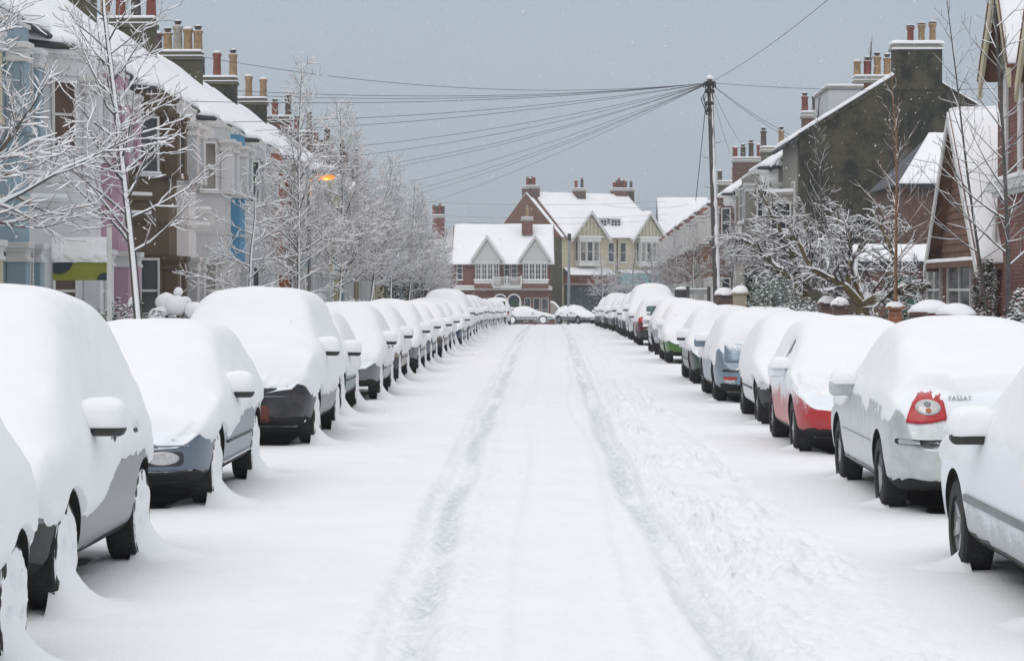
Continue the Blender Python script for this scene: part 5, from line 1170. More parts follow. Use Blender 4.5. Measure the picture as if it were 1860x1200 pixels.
def cream_building():
    D = 216.0; g = gzf(D); th = R(33)
    # front corner nearest the gable wall stands at photo column 1020
    ox, oy = PX(1020, D), D
    H = thing('corner_shop_building', 'large cream building with half-timbered gables, mossy side wall and shops below', 'building', (ox, oy, g), None, rz=th)
    k = F_PX / D                                            # photo pixels per metre there
    Wd, Dp = 11.6, 12.0
    Z = lambda v, ux=1020: PZ(v, D) - g
    ze = Z(428); zr = Z(352) + .2
    MBb = MB(); MBb.box(0, Wd, 0, Dp, -1.5, ze); MBb.build('wall', M['st_cream'], H)
    b = MB(); b.prism_x([(-.06, -1.5), (-.06, ze), (Dp / 2, zr), (Dp + .06, ze), (Dp + .06, -1.5)][::-1], -.12, -.003); b.build('side_wall', M['render_mossy'], H)
    b = MB(); b.prism_x([(-.06, ze), (Dp / 2, zr), (Dp + .06, ze)][::-1], Wd - .2, Wd); b.build('gable_wall', M['render_brown'], H)
    rf = MB(); rf.add([(-.25, -.35, ze - .2), (Wd + .25, -.35, ze - .2), (Wd + .25, Dp / 2, zr + .06), (-.25, Dp / 2, zr + .06), (-.25, Dp + .35, ze - .2), (Wd + .25, Dp + .35, ze - .2)], [(0, 1, 2, 3), (3, 2, 5, 4), (0, 3, 4), (1, 5, 2)]); ro = rf.build('roof', M['tiles_brown'], H)
    snow_slab((.35, -.4, ze - .16), (Wd + .25, -.4, ze - .16), (Wd + .2, Dp / 2, zr + .1), (.6, Dp / 2, zr + .1), .2, 'snow', ro, 24, 14, 1)
    snow_slab((-.25, -.4, ze - .16), (.1, -.4, ze - .16), (.1, Dp / 2, zr + .1), (-.25, Dp / 2, zr + .1), .14, 'snow', ro, 4, 16, 2)
    snow_slab((-.25, Dp + .4, ze - .16), (Wd + .25, Dp + .4, ze - .16), (Wd + .2, Dp / 2, zr + .1), (-.25, Dp / 2, zr + .1), .15, 'snow', ro, 10, 8, 3)
    for xa, xb in ((1.0, 4.9), (8.1, 11.7)):
        xm = (xa + xb) / 2; zt = ze + 2.3; y = -.5
        b = MB(); b.add([(xa, y, ze - .05), (xb, y, ze - .05), (xm, y, zt - .2), (xa, 2, ze), (xb, 2, ze), (xm, 3.4, zt - .2)], [(0, 1, 2), (5, 4, 3), (0, 3, 4, 1), (1, 4, 5, 2), (2, 5, 3, 0)]); ga = b.build('gable', M['st_cream'], H)
        b = MB()
        for i in range(9):
            xx = xa + (xb - xa) * (i + .5) / 9; top = ze + (zt - ze - .3) * (1 - abs(xx - xm) / (xb - xa) * 2)
            if top > ze + .2: b.box(xx - .04, xx + .04, y - .04, y - .003, ze, top)
        b.build('timbering', M['grey_wood'], ga)
        for e in (xa - .35, xb + .35):
            b = MB(); zz = ze - .35; b.add([(e, y - .3, zz), (xm, y - .3, zt + .1), (xm, y - .3, zt - .22), (e, y - .3, zz - .3), (e, y - .2, zz), (xm, y - .2, zt + .1), (xm, y - .2, zt - .22), (e, y - .2, zz - .3)], [(0, 1, 2, 3), (7, 6, 5, 4), (0, 4, 5, 1), (1, 5, 6, 2), (2, 6, 7, 3), (3, 7, 4, 0)]); b.build('bargeboard', M['white_wood'], H)
            snow_slab((e, y - .35, zz + .05), (xm, y - .35, zt + .14), (xm, 3.6, zt + .14), (e, 1.0, zz + .05), .17, 'snow', ro, 10, 8, 5)
        bo = MB(); bo.box(xa + .55, xb - .85, -.75, -.003, ze - .5, ze - .1); bo.box(xa + .55, xb - .85, -.75, -.003, ze - 2.9, ze - 2.5); bo.box(xa + .65, xb - .95, -.62, -.003, ze - 2.5, ze - .5); ba = bo.build('bay', M['white_wood'], H)
        n = 3; ww = (xb - xa - 1.6) / n
        for i in range(n): window(ba, xa + .65 + ww * (i + .5), -.623, ze - 2.45, ze - .55, ww * .86, 1, 0, 0, -1, 'window_blind' if i != 1 else 'window_glass', 'white_wood', 1, 0, depth=.1)
        snow_slab((xa + .4, -.85, ze - .1), (xb - .7, -.85, ze - .1), (xb - .7, -.5, ze - .1), (xa + .4, -.5, ze - .1), .09, 'snow', ba, 8, 3, 3)
        window(ba, xa + .553, -.36, ze - 2.45, ze - .55, .5, 0, 1, -1, 0, 'window_glass')
    for xx in (5.7, 7.1): window(H, xx, -.004, ze - 2.5, ze - .6, .75, 1, 0, 0, -1)
    b = MB(); b.tube([(6.4, -.1, -1), (6.4, -.1, ze - .3)], .06, 6); b.build('drainpipe', M['dark_trim'], H)
    # dormer pair
    for xx in (5.4, 7.0):
        b = MB(); b.box(xx - .65, xx + .65, 1.1, 3.6, ze + .8, ze + 1.75); do = b.build('dormer', M['white_wood'], ro)
        window(do, xx, 1.097, ze + .95, ze + 1.65, 1.1, 1, 0, 0, -1, 'window_glass', 'white_wood', 1, 2, snow=False)
        snow_slab((xx - .78, .9, ze + 1.76), (xx + .78, .9, ze + 1.76), (xx + .78, 3.8, ze + 2.0), (xx - .78, 3.8, ze + 2.0), .13, 'snow', do, 6, 6, 3)
    # shop canopy, signs and dark shop front
    snow_slab((.2, -1.35, ze - 3.75), (5.4, -1.35, ze - 3.75), (5.4, -.1, ze - 3.1), (.2, -.1, ze - 3.1), .13, 'snow', H, 14, 6, 8)
    b = MB(); b.prism_x([(-1.35, ze - 3.78), (-.01, ze - 3.13), (-.01, ze - 3.78)][::-1], .2, 5.4); b.build('canopy', M['dark_trim'], H)
    b = MB(); b.box(.2, 5.6, -1.0, -.02, ze - 4.55, ze - 3.79); b.build('shop_sign', M['sign_red'], H)
    b = MB(); b.box(.1, 5.7, -1.1, -.02, ze - 4.68, ze - 4.56); b.build('sign_ledge', M['concrete'], H)
    b = MB(); b.box(.3, 5.5, -.6, -.02, -.6, ze - 4.7); sf = b.build('shop_front', M['shop_dark'], H)
    for i in range(3): b = MB(); b.box(.55 + 1.65 * i, 2.0 + 1.65 * i, -.63, -.603, .0, ze - 4.9); b.build('shop_window', M['car_glass'], sf)
    b = MB(); b.box(6.4, 11.6, -1.0, -.02, ze - 4.9, ze - 3.55); b.build('shop_sign', M['sign_teal'], H)
    snow_slab((6.3, -1.1, ze - 3.54), (11.7, -1.1, ze - 3.54), (11.7, -.1, ze - 3.3), (6.3, -.1, ze - 3.3), .12, 'snow', H, 12, 4, 2)
    b = MB(); b.box(6.4, 11.5, -.5, -.02, -.6, ze - 4.92); b.build('shop_front', M['shop_dark'], H)
    chimney(ro, .35, Dp / 2, zr - 1.3, zr + .75, 1.0, 1.7, ['red', 'dark', 'red', 'red'], 'brick_dark', 3)
    chimney(ro, 5.6, Dp / 2 - .6, zr - .9, zr + .6, .95, 1.0, ['red', 'dark'], 'brick_dark', 8)
    chimney(ro, 10.8, Dp / 2, zr - 1.2, zr + .75, 1.4, 1.0, ['red', 'dark', 'red', 'dark', 'red'], 'brick_red', 9); chimney(ro, 12.3, Dp / 2 + .5, zr - 2.4, zr + .8, .9, .8, ['dark', 'dark'], 'render_mossy', 10)
plain('sign_red', (.16, .035, .02), .7, 0, .5, 2.5); plain('sign_teal', (.16, .38, .42), .6, 0, .25, 3); plain('shop_dark', (.03, .032, .035), .6, 0, .4, 2)
cream_building()
def far_fillers():
    D = 232; H = thing('slate_roofed_house', 'snow-roofed house between the cream building and the brick terrace', 'house', (PX(1235, D), D, gzf(D)), None, world=True)
    x0, x1 = PX(1196, D), PX(1290, D); ze = PZ(425, D); zr = PZ(358, D); g = gzf(D)
    b = MB(); b.box(x0, x1, D, D + 8, g - 1, ze); b.build('wall', M['brick_dark'], H)
    rf = MB(); rf.add([(x0, D - .3, ze), (x1, D - .3, ze), (x1, D + 4, zr), (x0, D + 4, zr), (x0, D + 8.3, ze), (x1, D + 8.3, ze)], [(0, 1, 2, 3), (3, 2, 5, 4), (0, 3, 4), (1, 5, 2)]); ro = rf.build('roof', M['slate'], H)
    snow_slab((x0, D - .35, ze + .03), (x1, D - .35, ze + .03), (x1, D + 4, zr + .03), (x0, D + 4, zr + .03), .2, 'snow', ro, 10, 8, 2)
    for u in (1215, 1245): window(H, PX(u, D), D - .004, ze - 2.3, ze - .6, 1.0, 1, 0, 0, -1)
far_fillers()
# ------------------------------------------------------------------ trees
def tree_mesh(seed, h=6.5, trunk_r=.055, first=1.9, spread=.55, dens=1.0, up=.75, twigs=5, fork=None, lean=(0, 0), maxlev=3, droop=0.0, crook=.12):
    rnd = random.Random(seed); L = [[], [], [], []]
    def branch(p, d, length, r, lev):
        n = max(3, int(length / (.28 if lev < 2 else .14))); n = min(n, 14)
        pts = [p]; rad = [r]; q = p.copy(); dd = d.copy()
        for i in range(n):
            ck = crook if lev else crook * .28
            dd = (dd + Vector((rnd.gauss(0, ck), rnd.gauss(0, ck), rnd.gauss(0, ck * .6) + (.10 * up if lev else .05) - droop * lev * .05))).normalized()
            q = q + dd * (length / n); pts.append(q.copy()); rad.append(max(r * (1 - .82 * (i + 1) / n), .003))
        L[lev].append((pts, rad))
        if lev >= maxlev: return
        if lev == 0:
            m = int((length - first) / .17 * dens)
            for k in range(m):
                t = first / length + (1 - first / length) * (k + rnd.random()) / m; i = min(int(t * n), n - 1)
                a = k * 2.4 + rnd.uniform(-.5, .5); el = up * (.55 + .55 * t) + rnd.uniform(-.15, .15)
                v = Vector((math.cos(a) * math.cos(el), math.sin(a) * math.cos(el), math.sin(el)))
                bl = spread * length * (1.05 - t) * rnd.uniform(.55, 1.0) + .25
                branch(pts[i].lerp(pts[i + 1], t * n - i), v, bl, max(rad[i] * .5, .008) * rnd.uniform(.7, 1), 1)
        else:
            m = max(2, int(length / (.20 if lev == 1 else .13) * dens))
            for k in range(m):
                t = .18 + .8 * (k + rnd.random()) / m; i = min(int(t * n), n - 1)
                side = Vector((rnd.gauss(0, 1), rnd.gauss(0, 1), rnd.gauss(.15, .6))); dv_ = (pts[i + 1] - pts[i]).normalized()
                side = (side - dv_ * side.dot(dv_)).normalized(); v = (dv_ * .75 + side * .75).normalized()
                bl = length * (1 - t * .6) * rnd.uniform(.30, .6) if lev == 1 else rnd.uniform(.12, .32)
                branch(pts[i].lerp(pts[i + 1], min(1, max(0, t * n - i))), v, max(bl, .1), max(rad[i] * .5, .0035), lev + 1)
    if fork:
        # stout low trunk that splits into a few crooked limbs
        base = Vector((0, 0, -.1)); pts = [base]; q = base.copy(); n = 6
        for i in range(n): q = q + Vector((lean[0] / n + rnd.gauss(0, .03), lean[1] / n, (first + .1) / n)); pts.append(q.copy())
        L[0].append((pts, [trunk_r * (1.15 - .3 * i / n) for i in range(n + 1)]))
        for k in range(fork):
            a = 2 * math.pi * k / fork + rnd.uniform(-.4, .4); el = rnd.uniform(.35, .8)
            branch(q, Vector((math.cos(a) * math.cos(el), math.sin(a) * math.cos(el), math.sin(el))), (h - first) * rnd.uniform(.75, 1.0), trunk_r * .55, 1)
    else: branch(Vector((0, 0, -.1)), Vector((lean[0], lean[1], 1)).normalized(), h, trunk_r, 0)
    return L
def np_tubes(lines, sides, grow=1.0, add=0.0, lift=0.0, hor=False, seed=0):
    V = []; Fs = []; n0 = 0; rs = np.random.RandomState(seed)
    ang = np.arange(sides) * 2 * np.pi / sides; ca, sa = np.cos(ang), np.sin(ang)
    for pts, rad in lines:
        P = np.array([tuple(p) for p in pts]); Rr = np.array(rad) * grow + add
        T = np.gradient(P, axis=0); T /= np.linalg.norm(T, axis=1, keepdims=True) + 1e-9
        if hor is not False:
            k = np.sqrt(np.clip(1 - T[:, 2] ** 2, 0, 1)) * rs.uniform(.35, 1.35, len(P)); k = np.clip(k, .12, 1.3)
            Rr = Rr * k; P = P.copy(); P[:, 2] += lift * k + np.array(rad) * .55
            P[:, 0] += hor * np.array(rad) * .3
        ref = np.where(np.abs(T[:, 2:3]) < .9, np.array([[0, 0, 1.0]]), np.array([[1.0, 0, 0]]))
        A = np.cross(T, ref); A /= np.linalg.norm(A, axis=1, keepdims=True) + 1e-9; B = np.cross(A, T)
        if hor is not False: Rr = np.r_[Rr[:-1], Rr[-1] * .5]
        ring = P[:, None] + Rr[:, None, None] * (A[:, None] * ca[None, :, None] + B[:, None] * sa[None, :, None])
        m = len(P); V.append(ring.reshape(-1, 3)); idx = np.arange(m * sides).reshape(m, sides) + n0; nx = np.roll(idx, -1, 1)
        Fs.append(np.stack([idx[:-1], idx[1:], nx[1:], nx[:-1]], -1).reshape(-1, 4)); n0 += m * sides
    return np.concatenate(V), np.concatenate(Fs)
def tree(name, label, cat, loc, group=None, rz=0, bark='bark', snowy=1.0, twig='twig', **kw):
    L = tree_mesh(**kw); root = thing(name, label, cat, loc, group, rz)
    V, Fq = np_tubes(L[0], 10, 1.0); mesh_np('trunk', V, Fq, M[bark], root)
    if L[1]: V, Fq = np_tubes(L[1], 5); mesh_np('branches', V, Fq, M[bark], root)
    if L[2] or L[3]: V, Fq = np_tubes(L[2] + L[3], 3); mesh_np('twigs', V, Fq, M[twig], root)
    if snowy:
        V, Fq = np_tubes(L[1] + (L[0] if kw.get('fork') else []), 6, .9, .006 * snowy, .012, 1.0, 3); mesh_np('snow', V, Fq, M['snow_twig'], root)
        tw = [q for i_, q in enumerate(L[2] + L[3]) if (i_ * 7919) % 100 < 82]
        if tw: V, Fq = np_tubes(tw, 4, .8, .0058 * snowy, .009, 0.0, 4); mesh_np('snow', V, Fq, M['snow_twig'], root)
        if not kw.get('fork') and snowy > .7:
            V, Fq = np_tubes(L[0], 6, .62, 0, 0); V[:, 1] -= kw.get('trunk_r', .05) * .48; V[:, 0] += .012; mesh_np('snow', V, Fq, M['snow_twig'], root)
    return root
GT = 'young pavement trees in front of the painted houses'
xt = -6.05
def TD(u, x=xt): return abs(x) * F_PX / abs(u - 1000)
tree('street_tree', 'wide snow-laden tree whose boughs reach in from the edge of the picture', 'tree', (-7.1, 25.6, .1), GT, seed=11, h=6.8, trunk_r=.09, first=1.9, spread=.66, dens=1.35, up=.34, crook=.17, snowy=1.5, twig='twig_red')
t2 = tree('street_tree', 'slender tree with straight snow-plastered trunk in front of the pink house', 'tree', (xt, TD(262), .1), GT, seed=5, h=8.4, trunk_r=.075, first=2.3, spread=.29, dens=1.25, up=.72, crook=.12, snowy=1.5, twig='twig_red')
tree('street_tree', 'small low-branched snowy tree before the bright sky-blue house', 'tree', (-6.4, TD(440, -6.4), .1), GT, seed=8, h=4.4, trunk_r=.05, first=1.2, spread=.55, dens=1.2, up=.35, crook=.16, snowy=1.5)
protos = []
for i, (u, h, sp, sd, lb) in enumerate([(540, 6.9, .30, 21, 'tall narrow snowy tree in front of the orange-brown house'), (612, 6.6, .40, 23, 'broad snowy tree beside the glowing street lamp'), (668, 6.3, .42, 24, 'bushy snow-dusted tree next past the glowing street lamp'), (708, 6.3, .42, 26, 'dense snowy tree, second past the glowing street lamp')]):
    D = TD(u); protos.append(tree('street_tree', lb, 'tree', (xt, D, gzf(D) + .1), GT, seed=sd, h=h + (.3 if i < 2 else -.15), trunk_r=.06, first=1.9, spread=sp, dens=2.1 if i else 1.8, up=.66, crook=.12, snowy=1.65, twig='twig_red'))
rnd = random.Random(3); y = 89.0; k = 2
while y < 122:
    dup(protos[1 + k % 3], (xt + rnd.uniform(-.3, .3), y, gzf(y) + .1), rnd.uniform(0, 6), 'snowy pavement tree, %s past the glowing street lamp' % ORD[k], GT, rnd.uniform(.90, 1.05) * (1 - max(0, y - 92) * .009)); k += 1; y += rnd.uniform(4.0, 5.4)
# garden side trees
GG = 'garden trees on the villa side'
D = 66
t3 = tree('garden_tree', 'old round-crowned tree with mossy forked trunk and dense frosted twigs', 'tree', (PX(1472, D), D, .1), None, seed=31, h=5.6, trunk_r=.20, first=1.9, spread=.5, dens=2.0, up=.05, crook=.22, fork=9, snowy=1.25, bark='bark_moss', lean=(-.35, 0), droop=.6)
D = 52
tree('garden_tree', 'crooked mossy tree with thick snow-loaded limbs beside the brown gable', 'tree', (PX(1562, D), D, .1), None, seed=37, h=4.4, trunk_r=.19, first=1.3, dens=1.6, up=.12, crook=.24, fork=7, snowy=1.5, bark='bark_moss', lean=(.15, 0), droop=.4)
D = 48
tree('slender_tree', 'tall bare tree with orange-brown bark in front of the dark gable wall', 'tree', (PX(1624, D), D, .1), None, seed=41, h=6.3, trunk_r=.048, first=2.3, spread=.36, dens=1.0, up=1.0, crook=.12, snowy=.45, bark='bark_orange', twig='twig_red', maxlev=2)
D = 60
tree('slender_tree', 'thin dark sapling on a stake before the dark gable wall', 'tree', (PX(1488, D), D, .1), None, seed=43, h=6.4, trunk_r=.04, first=1.9, spread=.32, dens=1.2, up=1.0, crook=.07, snowy=.45, maxlev=2)
D = 34
tree('slender_tree', 'tall bare tree standing against the red brick house', 'tree', (PX(1832, D), D, .1), None, seed=47, h=7.4, trunk_r=.045, first=2.0, spread=.26, dens=1.0, up=.85, crook=.07, snowy=.6, maxlev=2, lean=(-.02, 0))
D = 40
tree('slender_tree', 'bare leaning tree between the brown gable and the brick house', 'tree', (PX(1816, D), D, .1), None, seed=53, h=7.2, trunk_r=.035, first=2.2, spread=.28, dens=.9, up=.8, crook=.06, snowy=.5, maxlev=2, lean=(-.16, .05))
D = 97
tree('street_tree', 'bare tree whose twigs rise over the gable roof ridge', 'tree', (PX(1580, D), D, .1), None, seed=59, h=12.4, trunk_r=.14, first=4, spread=.22, dens=.5, up=1.1, crook=.08, snowy=.3, maxlev=2)
tree('street_tree', 'thin bare tree showing over the stone-coloured house roof', 'tree', (PX(1490, 100), 100, .1), None, seed=61, h=10.2, trunk_r=.12, first=4, spread=.2, dens=.4, up=1.1, crook=.08, snowy=.3, maxlev=2)
yy = 95; k = 0
for u, D in ((1330, 96), (1262, 118), (1232, 138), (1218, 150), (1200, 156), (1178, 162), (1150, 170), (1122, 172), (1092, 176)):
    s_ = tree('street_tree', 'bare frosted pavement tree on the garden side, %s past the telegraph pole' % ORD[k], 'tree', (PX(u, D), D, gzf(D) + .1), 'pavement trees past the telegraph pole', seed=70 + k, h=5.6, trunk_r=.07, first=1.8, spread=.42, dens=1.6, up=.6, crook=.13, snowy=.9, maxlev=3) if k < 3 else dup(s_, (PX(u, D), D, gzf(D) + .1), k * 1.7, 'bare frosted pavement tree on the garden side, %s past the telegraph pole' % ORD[k], None)
    k += 1

# ------------------------------------------------------------------ shrubs, walls and other garden things
def leafy(parent, c, r, n, mat, seed, size=.06, name='foliage', snowf=.5):
    rs = np.random.RandomState(seed); d = rs.normal(size=(n, 3)); d /= np.linalg.norm(d, axis=1, keepdims=True)
    lump = .75 + .35 * vn(d[:, 0] * 2.5 + seed, d[:, 1] * 2.5, d[:, 2] * 2.5, seed) + 0
    P = np.array(c) + d * lump[:, None] * np.array(r) * (rs.uniform(.55, 1.05, (n, 1)))
    P[:, 2] = np.maximum(P[:, 2], c[2] - r[2] * .95)
    for nm, mk, m in (('foliage', slice(0, int(n * (1 - snowf * .5))), mat), ('snow', None, M['snow_twig'])):
        if mk is None:
            sel = np.where((d[:, 2] > -.1))[0]; sel = sel[rs.rand(len(sel)) < snowf]; Q = P[sel] + np.array([0, 0, size * .35]); s = size * .85; tilt = .35
        else: Q = P[mk]; s = size; tilt = 1.0
        k = len(Q); a = rs.uniform(0, 6.28, k); U = np.stack([np.cos(a), np.sin(a), rs.normal(0, .5, k) * tilt], 1); W_ = np.stack([-np.sin(a), np.cos(a), rs.normal(0, .5, k) * tilt], 1)
        sz = s * rs.uniform(.5, 1.2, (k, 1)); A = Q + U * sz; B = Q + W_ * sz * .55; C = Q - U * sz; D_ = Q - W_ * sz * .55
        up_ = Q + np.array([0, 0, .35]) * sz
        if mk is None:
            V = np.stack([A, B, C, D_, up_], 1).reshape(-1, 3); i = np.arange(k)[:, None] * 5
            Fs = [tuple(f) for f in np.concatenate([i + np.array([[0, 1, 4]]), i + np.array([[1, 2, 4]]), i + np.array([[2, 3, 4]]), i + np.array([[3, 0, 4]]), ]).tolist()]
        else:
            V = np.stack([A, B, C, D_], 1).reshape(-1, 3); i = np.arange(k)[:, None] * 4; Fs = [tuple(f) for f in (i + np.arange(4)[None]).tolist()]
        mesh_np(nm, V, Fs, m, parent, nm == 'snow')
def shrub(label, loc, blobs, mat='leaf_pale', n=1500, size=.06, snowf=.6, seed=1, group=None, name='shrub'):
    H = thing(name, label, 'shrub', loc, group)
    for i, (c, r) in enumerate(blobs): leafy(H, c, r, n, M[mat], seed + i * 7, size, snowf=snowf)
    return H
D = 62; shrub('large pale evergreen bush frosted with snow under the round-crowned tree', (PX(1405, D), D, .1), [((0, 0, 1.0), (.85, .8, 1.25)), ((.8, .2, .7), (.7, .7, .85))], 'leaf_pale', 2600, .065, .55, 5)
D = 58; shrub('low snow-covered bush beside the forked tree trunk', (PX(1445, D), D, .1), [((0, 0, .6), (.8, .6, .75))], 'leaf_dark', 1800, .06, .8, 15)
D = 70; shrub('dark conifer behind the cream gate pier', (PX(1368, D), D, .1), [((0, 0, 1.3), (.45, .5, 1.3))], 'leaf_dark', 2200, .07, .15, 25)
D = 48; shrub('dark laurel bush dusted with snow before the brown-gabled house', (PX(1660, D), D, .1), [((0, 0, .6), (.6, .6, .75)), ((-.9, .3, .55), (.7, .5, .7))], 'leaf', 2200, .055, .6, 35)
D = 40; shrub('dark snowy bush in front of the casement windows', (PX(1780, D), D, .1), [((0, 0, .7), (.45, .6, .7)), ((.5, .1, .6), (.4, .5, .65))], 'leaf_dark', 2400, .045, .55, 45)
D = 42; shrub('climbing shrub on the corner where the brown gable meets the brick house', (PX(1788, D), D, 1.1), [((0, 0, .4), (.26, .5, 1.0))], 'leaf_dark', 1700, .045, .45, 55)
D = 33; shrub('snow-laden bush at the foot of the red brick house by the picture edge', (PX(1850, D), D, .1), [((0, 0, .7), (.26, .5, 1.0))], 'leaf_dark', 1600, .05, 1.0, 65)
D = 76; shrub('dark green hedge bush seen past the pale yellow house', (PX(735, 104), 104, .0), [((0, 0, 1.2), (1.3, .9, 1.5))], 'leaf_dark', 2600, .08, .3, 75)
D = 62; shrub('snow-heaped bush between the street lamp and the grey house', (PX(592, D), D, .1), [((0, 0, .75), (.5, .5, .7)), ((.45, 0, .6), (.35, .4, .6))], 'leaf_pale', 1300, .06, 1.0, 85)
D = 70; shrub('snow-heaped bush in front of the yellow house', (PX(645, D), D, .1), [((0, 0, .8), (.55, .5, .65))], 'leaf', 1300, .06, 1.0, 95)
D = 54; shrub('snow-heaped shrub beside the trunk of the tall narrow tree', (PX(548, D), D, .1), [((0, 0, .8), (.22, .3, .75))], 'leaf', 900, .05, 1.0, 105)
D = 44; shrub('frosted twiggy shrub before the pink house', (PX(205, 38), 38, .1), [((0, 0, .8), (.55, .5, .75))], 'leaf', 1300, .05, .9, 115)
# clipped shrubs turned into a pile of snow domes
H = thing('topiary_shrub', 'clipped shrub piled with smooth round snow domes beside the slender tree', 'shrub', (PX(295, 35), 35, .1))
for i, (u, v, r, sq) in enumerate([(242, 545, .10, 1.1), (292, 566, .22, .68), (300, 540, .17, .9), (318, 546, .17, .9), (322, 526, .075, 1), (333, 543, .11, .8), (352, 556, .17, .8)]):
    D = 35 + (i % 3) * .25; dome((PX(u, D) - PX(295, 35), D - 35, PZ(v, D) - .1 - r * sq * .5), r, r, r * sq, 'snow', H, seed=i + 3, base=1)
leafy(H, (0, .05, .85), (.62, .45, .62), 1700, M['leaf_dark'], 9, .04, snowf=.9)
leafy(H, (-.42, 0, 1.45), (.12, .12, .12), 240, M['leaf_dark'], 19, .03, snowf=.2)
# walls, piers
def wall_run(label, x, y0, y1, h, mat, sn=.14, t=.24):
    H = thing('garden_wall', label, 'wall', (x, (y0 + y1) / 2, 0), None, world=True)
    ys_ = np.arange(y0, y1 + .01, min(8, y1 - y0)); 
    for a, b in zip(ys_[:-1], ys_[1:]):
        g = gzf((a + b) / 2) + .1
        q = MB(); q.box(x - t / 2, x + t / 2, a, b, g - .8, g + h); q.build('masonry', M[mat], H)
        snow_slab((x - t / 2 - .04, a, g + h), (x + t / 2 + .04, a, g + h), (x + t / 2 + .04, b, g + h), (x - t / 2 - .04, b, g + h), sn, 'snow', H, 4, 24, int(a))
    return H
wall_run('low rendered front wall running along the painted houses', -7.55, 33, 147, .55, 'st_greywhite'); wall_run('low brick garden wall on the villa side near the brick house', 7.75, 33.5, 57, .55, 'brick_dark'); wall_run('low garden wall on the villa side past the telegraph pole', 7.75, 71, 165, .75, 'brick_red')
def pier(u, D, vt, wd, mat, label, snow_h=.28, dome_w=None, name='gate_pier'):
    x = PX(u, D); H = thing(name, label, 'pier', (x, D, .1)); zt = PZ(vt, D) - .1
    q = MB(); q.box(-wd / 2, wd / 2, -wd / 2, wd / 2, -.2, zt - .06); q.build('shaft', M[mat], H, False, .01); q = MB(); q.box(-wd / 2 - .04, wd / 2 + .04, -wd / 2 - .04, wd / 2 + .04, zt - .058, zt); q.build('coping', M[mat], H, False, .01)
    dome((0, 0, zt - .02), (dome_w or wd / 2 + .06), wd / 2 + .06, snow_h, 'snow', H, seed=int(u), lump=.15)
    return H
pier(1343, 63, 531, .36, 'st_buff', 'cream gate pier with pointed cap of snow by the telegraph pole', .22)
pier(1352, 74, 470, .5, 'concrete', 'tall pale stone porch pier behind the cream gate pier', .12)
pier(1688, 36, 566, .58, 'brick_dark', 'garden wall pier under a big snow dome, nearer the brown gable', .21); pier(1733, 34.5, 571, .5, 'brick_dark', 'garden wall pier under a slanting snow dome, nearer the brick house', .20)
pier(1624, 40, 556, .22, 'brick_orange', 'orange brick gatepost with a little snow on top', .10)
pier(1500, 52, 549, .3, 'brick_dark', 'small snow-heaped gatepost beside the staked sapling', .18); pier(1524, 50, 553, .3, 'brick_dark', 'small snow-heaped gatepost nearer the crooked tree', .18); pier(1316, 66, 535, .5, 'brick_dark', 'snow-rounded wall end at the foot of the telegraph pole', .22)
H = thing('noticeboard', 'small grey board on two short posts beyond the parked off-side cars', 'sign', (PX(1266, 84), 84, 0), world=True)
D = 84; b = MB(); b.box(PX(1250, D), PX(1285, D), D, D + .08, PZ(534, D), PZ(526, D)); b.build('board', M['grey_wood'], H); b = MB(); b.box(PX(1250, D), PX(1285, D), D - .03, D + .1, PZ(526, D), PZ(523.5, D)); b.build('snow', M['snow'], H, True, .03)
for u in (1249, 1287): b = MB(); b.box(PX(u, D) - .06, PX(u, D) + .06, D - .06, D + .06, 0, PZ(520, D)); b.build('post', M['pole_wood'], H)
H = thing('litter_bin', 'dark lidded bin with snow cap near the small grey board', 'bin', (PX(1238, 86), 86, 0), world=True)
D = 86; x = PX(1238, D); b = MB(); b.lathe([(.24, 0), (.27, .1), (.27, PZ(526, D)), (.2, PZ(525, D))], (x, D, 0), 'z', 16); b.build('bin_body', M['dark_trim'], H, True); dome((x, D, PZ(526, D)), .26, .26, .12, 'snow', H)
# estate agent's board
H = thing('estate_agent_board', 'green estate agent board half plastered with snow before the white house', 'sign', (PX(141, 37.5), 37.5, 0), world=True)
D = 37.5; x0, x1 = PX(93, D), PX(192, D); za, zb = PZ(509, D), PZ(434, D)
b = MB(); b.box(x0, x1, D, D + .03, za, zb)
plain('board_green', (.20, .23, .02), .5, 0, .08, 4); plain('board_navy', (.012, .03, .045), .5, 0, .1, 4)
bd_ = b.build('board', M['board_green'], H)
q = MB(); cx, cz, rr = PX(104, D), PZ(472, D), PX(130, D) - PX(104, D)
pts = [(x0 + .002, PZ(472, D))] + [(max(x0 + .002, cx + rr * math.cos(R(a))), cz + rr * .98 * math.sin(R(a))) for a in range(0, -181, -12)]
q.prism_y(pts[::-1], D - .012, D - .002); q.build('emblem', M['board_navy'], bd_)
q = MB(); cx, cz, rr = PX(188, D), PZ(509, D), PX(188, D) - PX(174, D)
q.prism_y([(min(x1, cx + rr * math.cos(R(a))), cz + rr * math.sin(R(a))) for a in range(0, 181, 15)], D - .012, D - .002); q.build('emblem', M['board_navy'], bd_)
xs_ = np.linspace(x0 - .01, x1 + .01, 50); zs_ = np.linspace(PZ(476, D), zb + .03, 26); A, B = np.meshgrid(xs_, zs_, indexing='ij')
letters = np.zeros_like(A)
T_ = -.05 * sstep(0, .10, B - zs_[0] + (fbm(A * 12, B * 12, 0, 3, 3) - .5) * .14) + (fbm(A * 9, B * 9, 0, 5, 3) - .5) * .03
Yg = D - .0 + T_; idx = np.arange(A.size).reshape(A.shape)
V = np.stack([A, Yg, B], -1).reshape(-1, 3); Fq = np.stack([idx[:-1, :-1], idx[1:, :-1], idx[1:, 1:], idx[:-1, 1:]], -1).reshape(-1, 4)
o = mesh_np('snow', V, Fq, M['snow'], bd_, True); sm_ = o.modifiers.new('s', 'SOLIDIFY'); sm_.thickness = .02; sm_.offset = 1
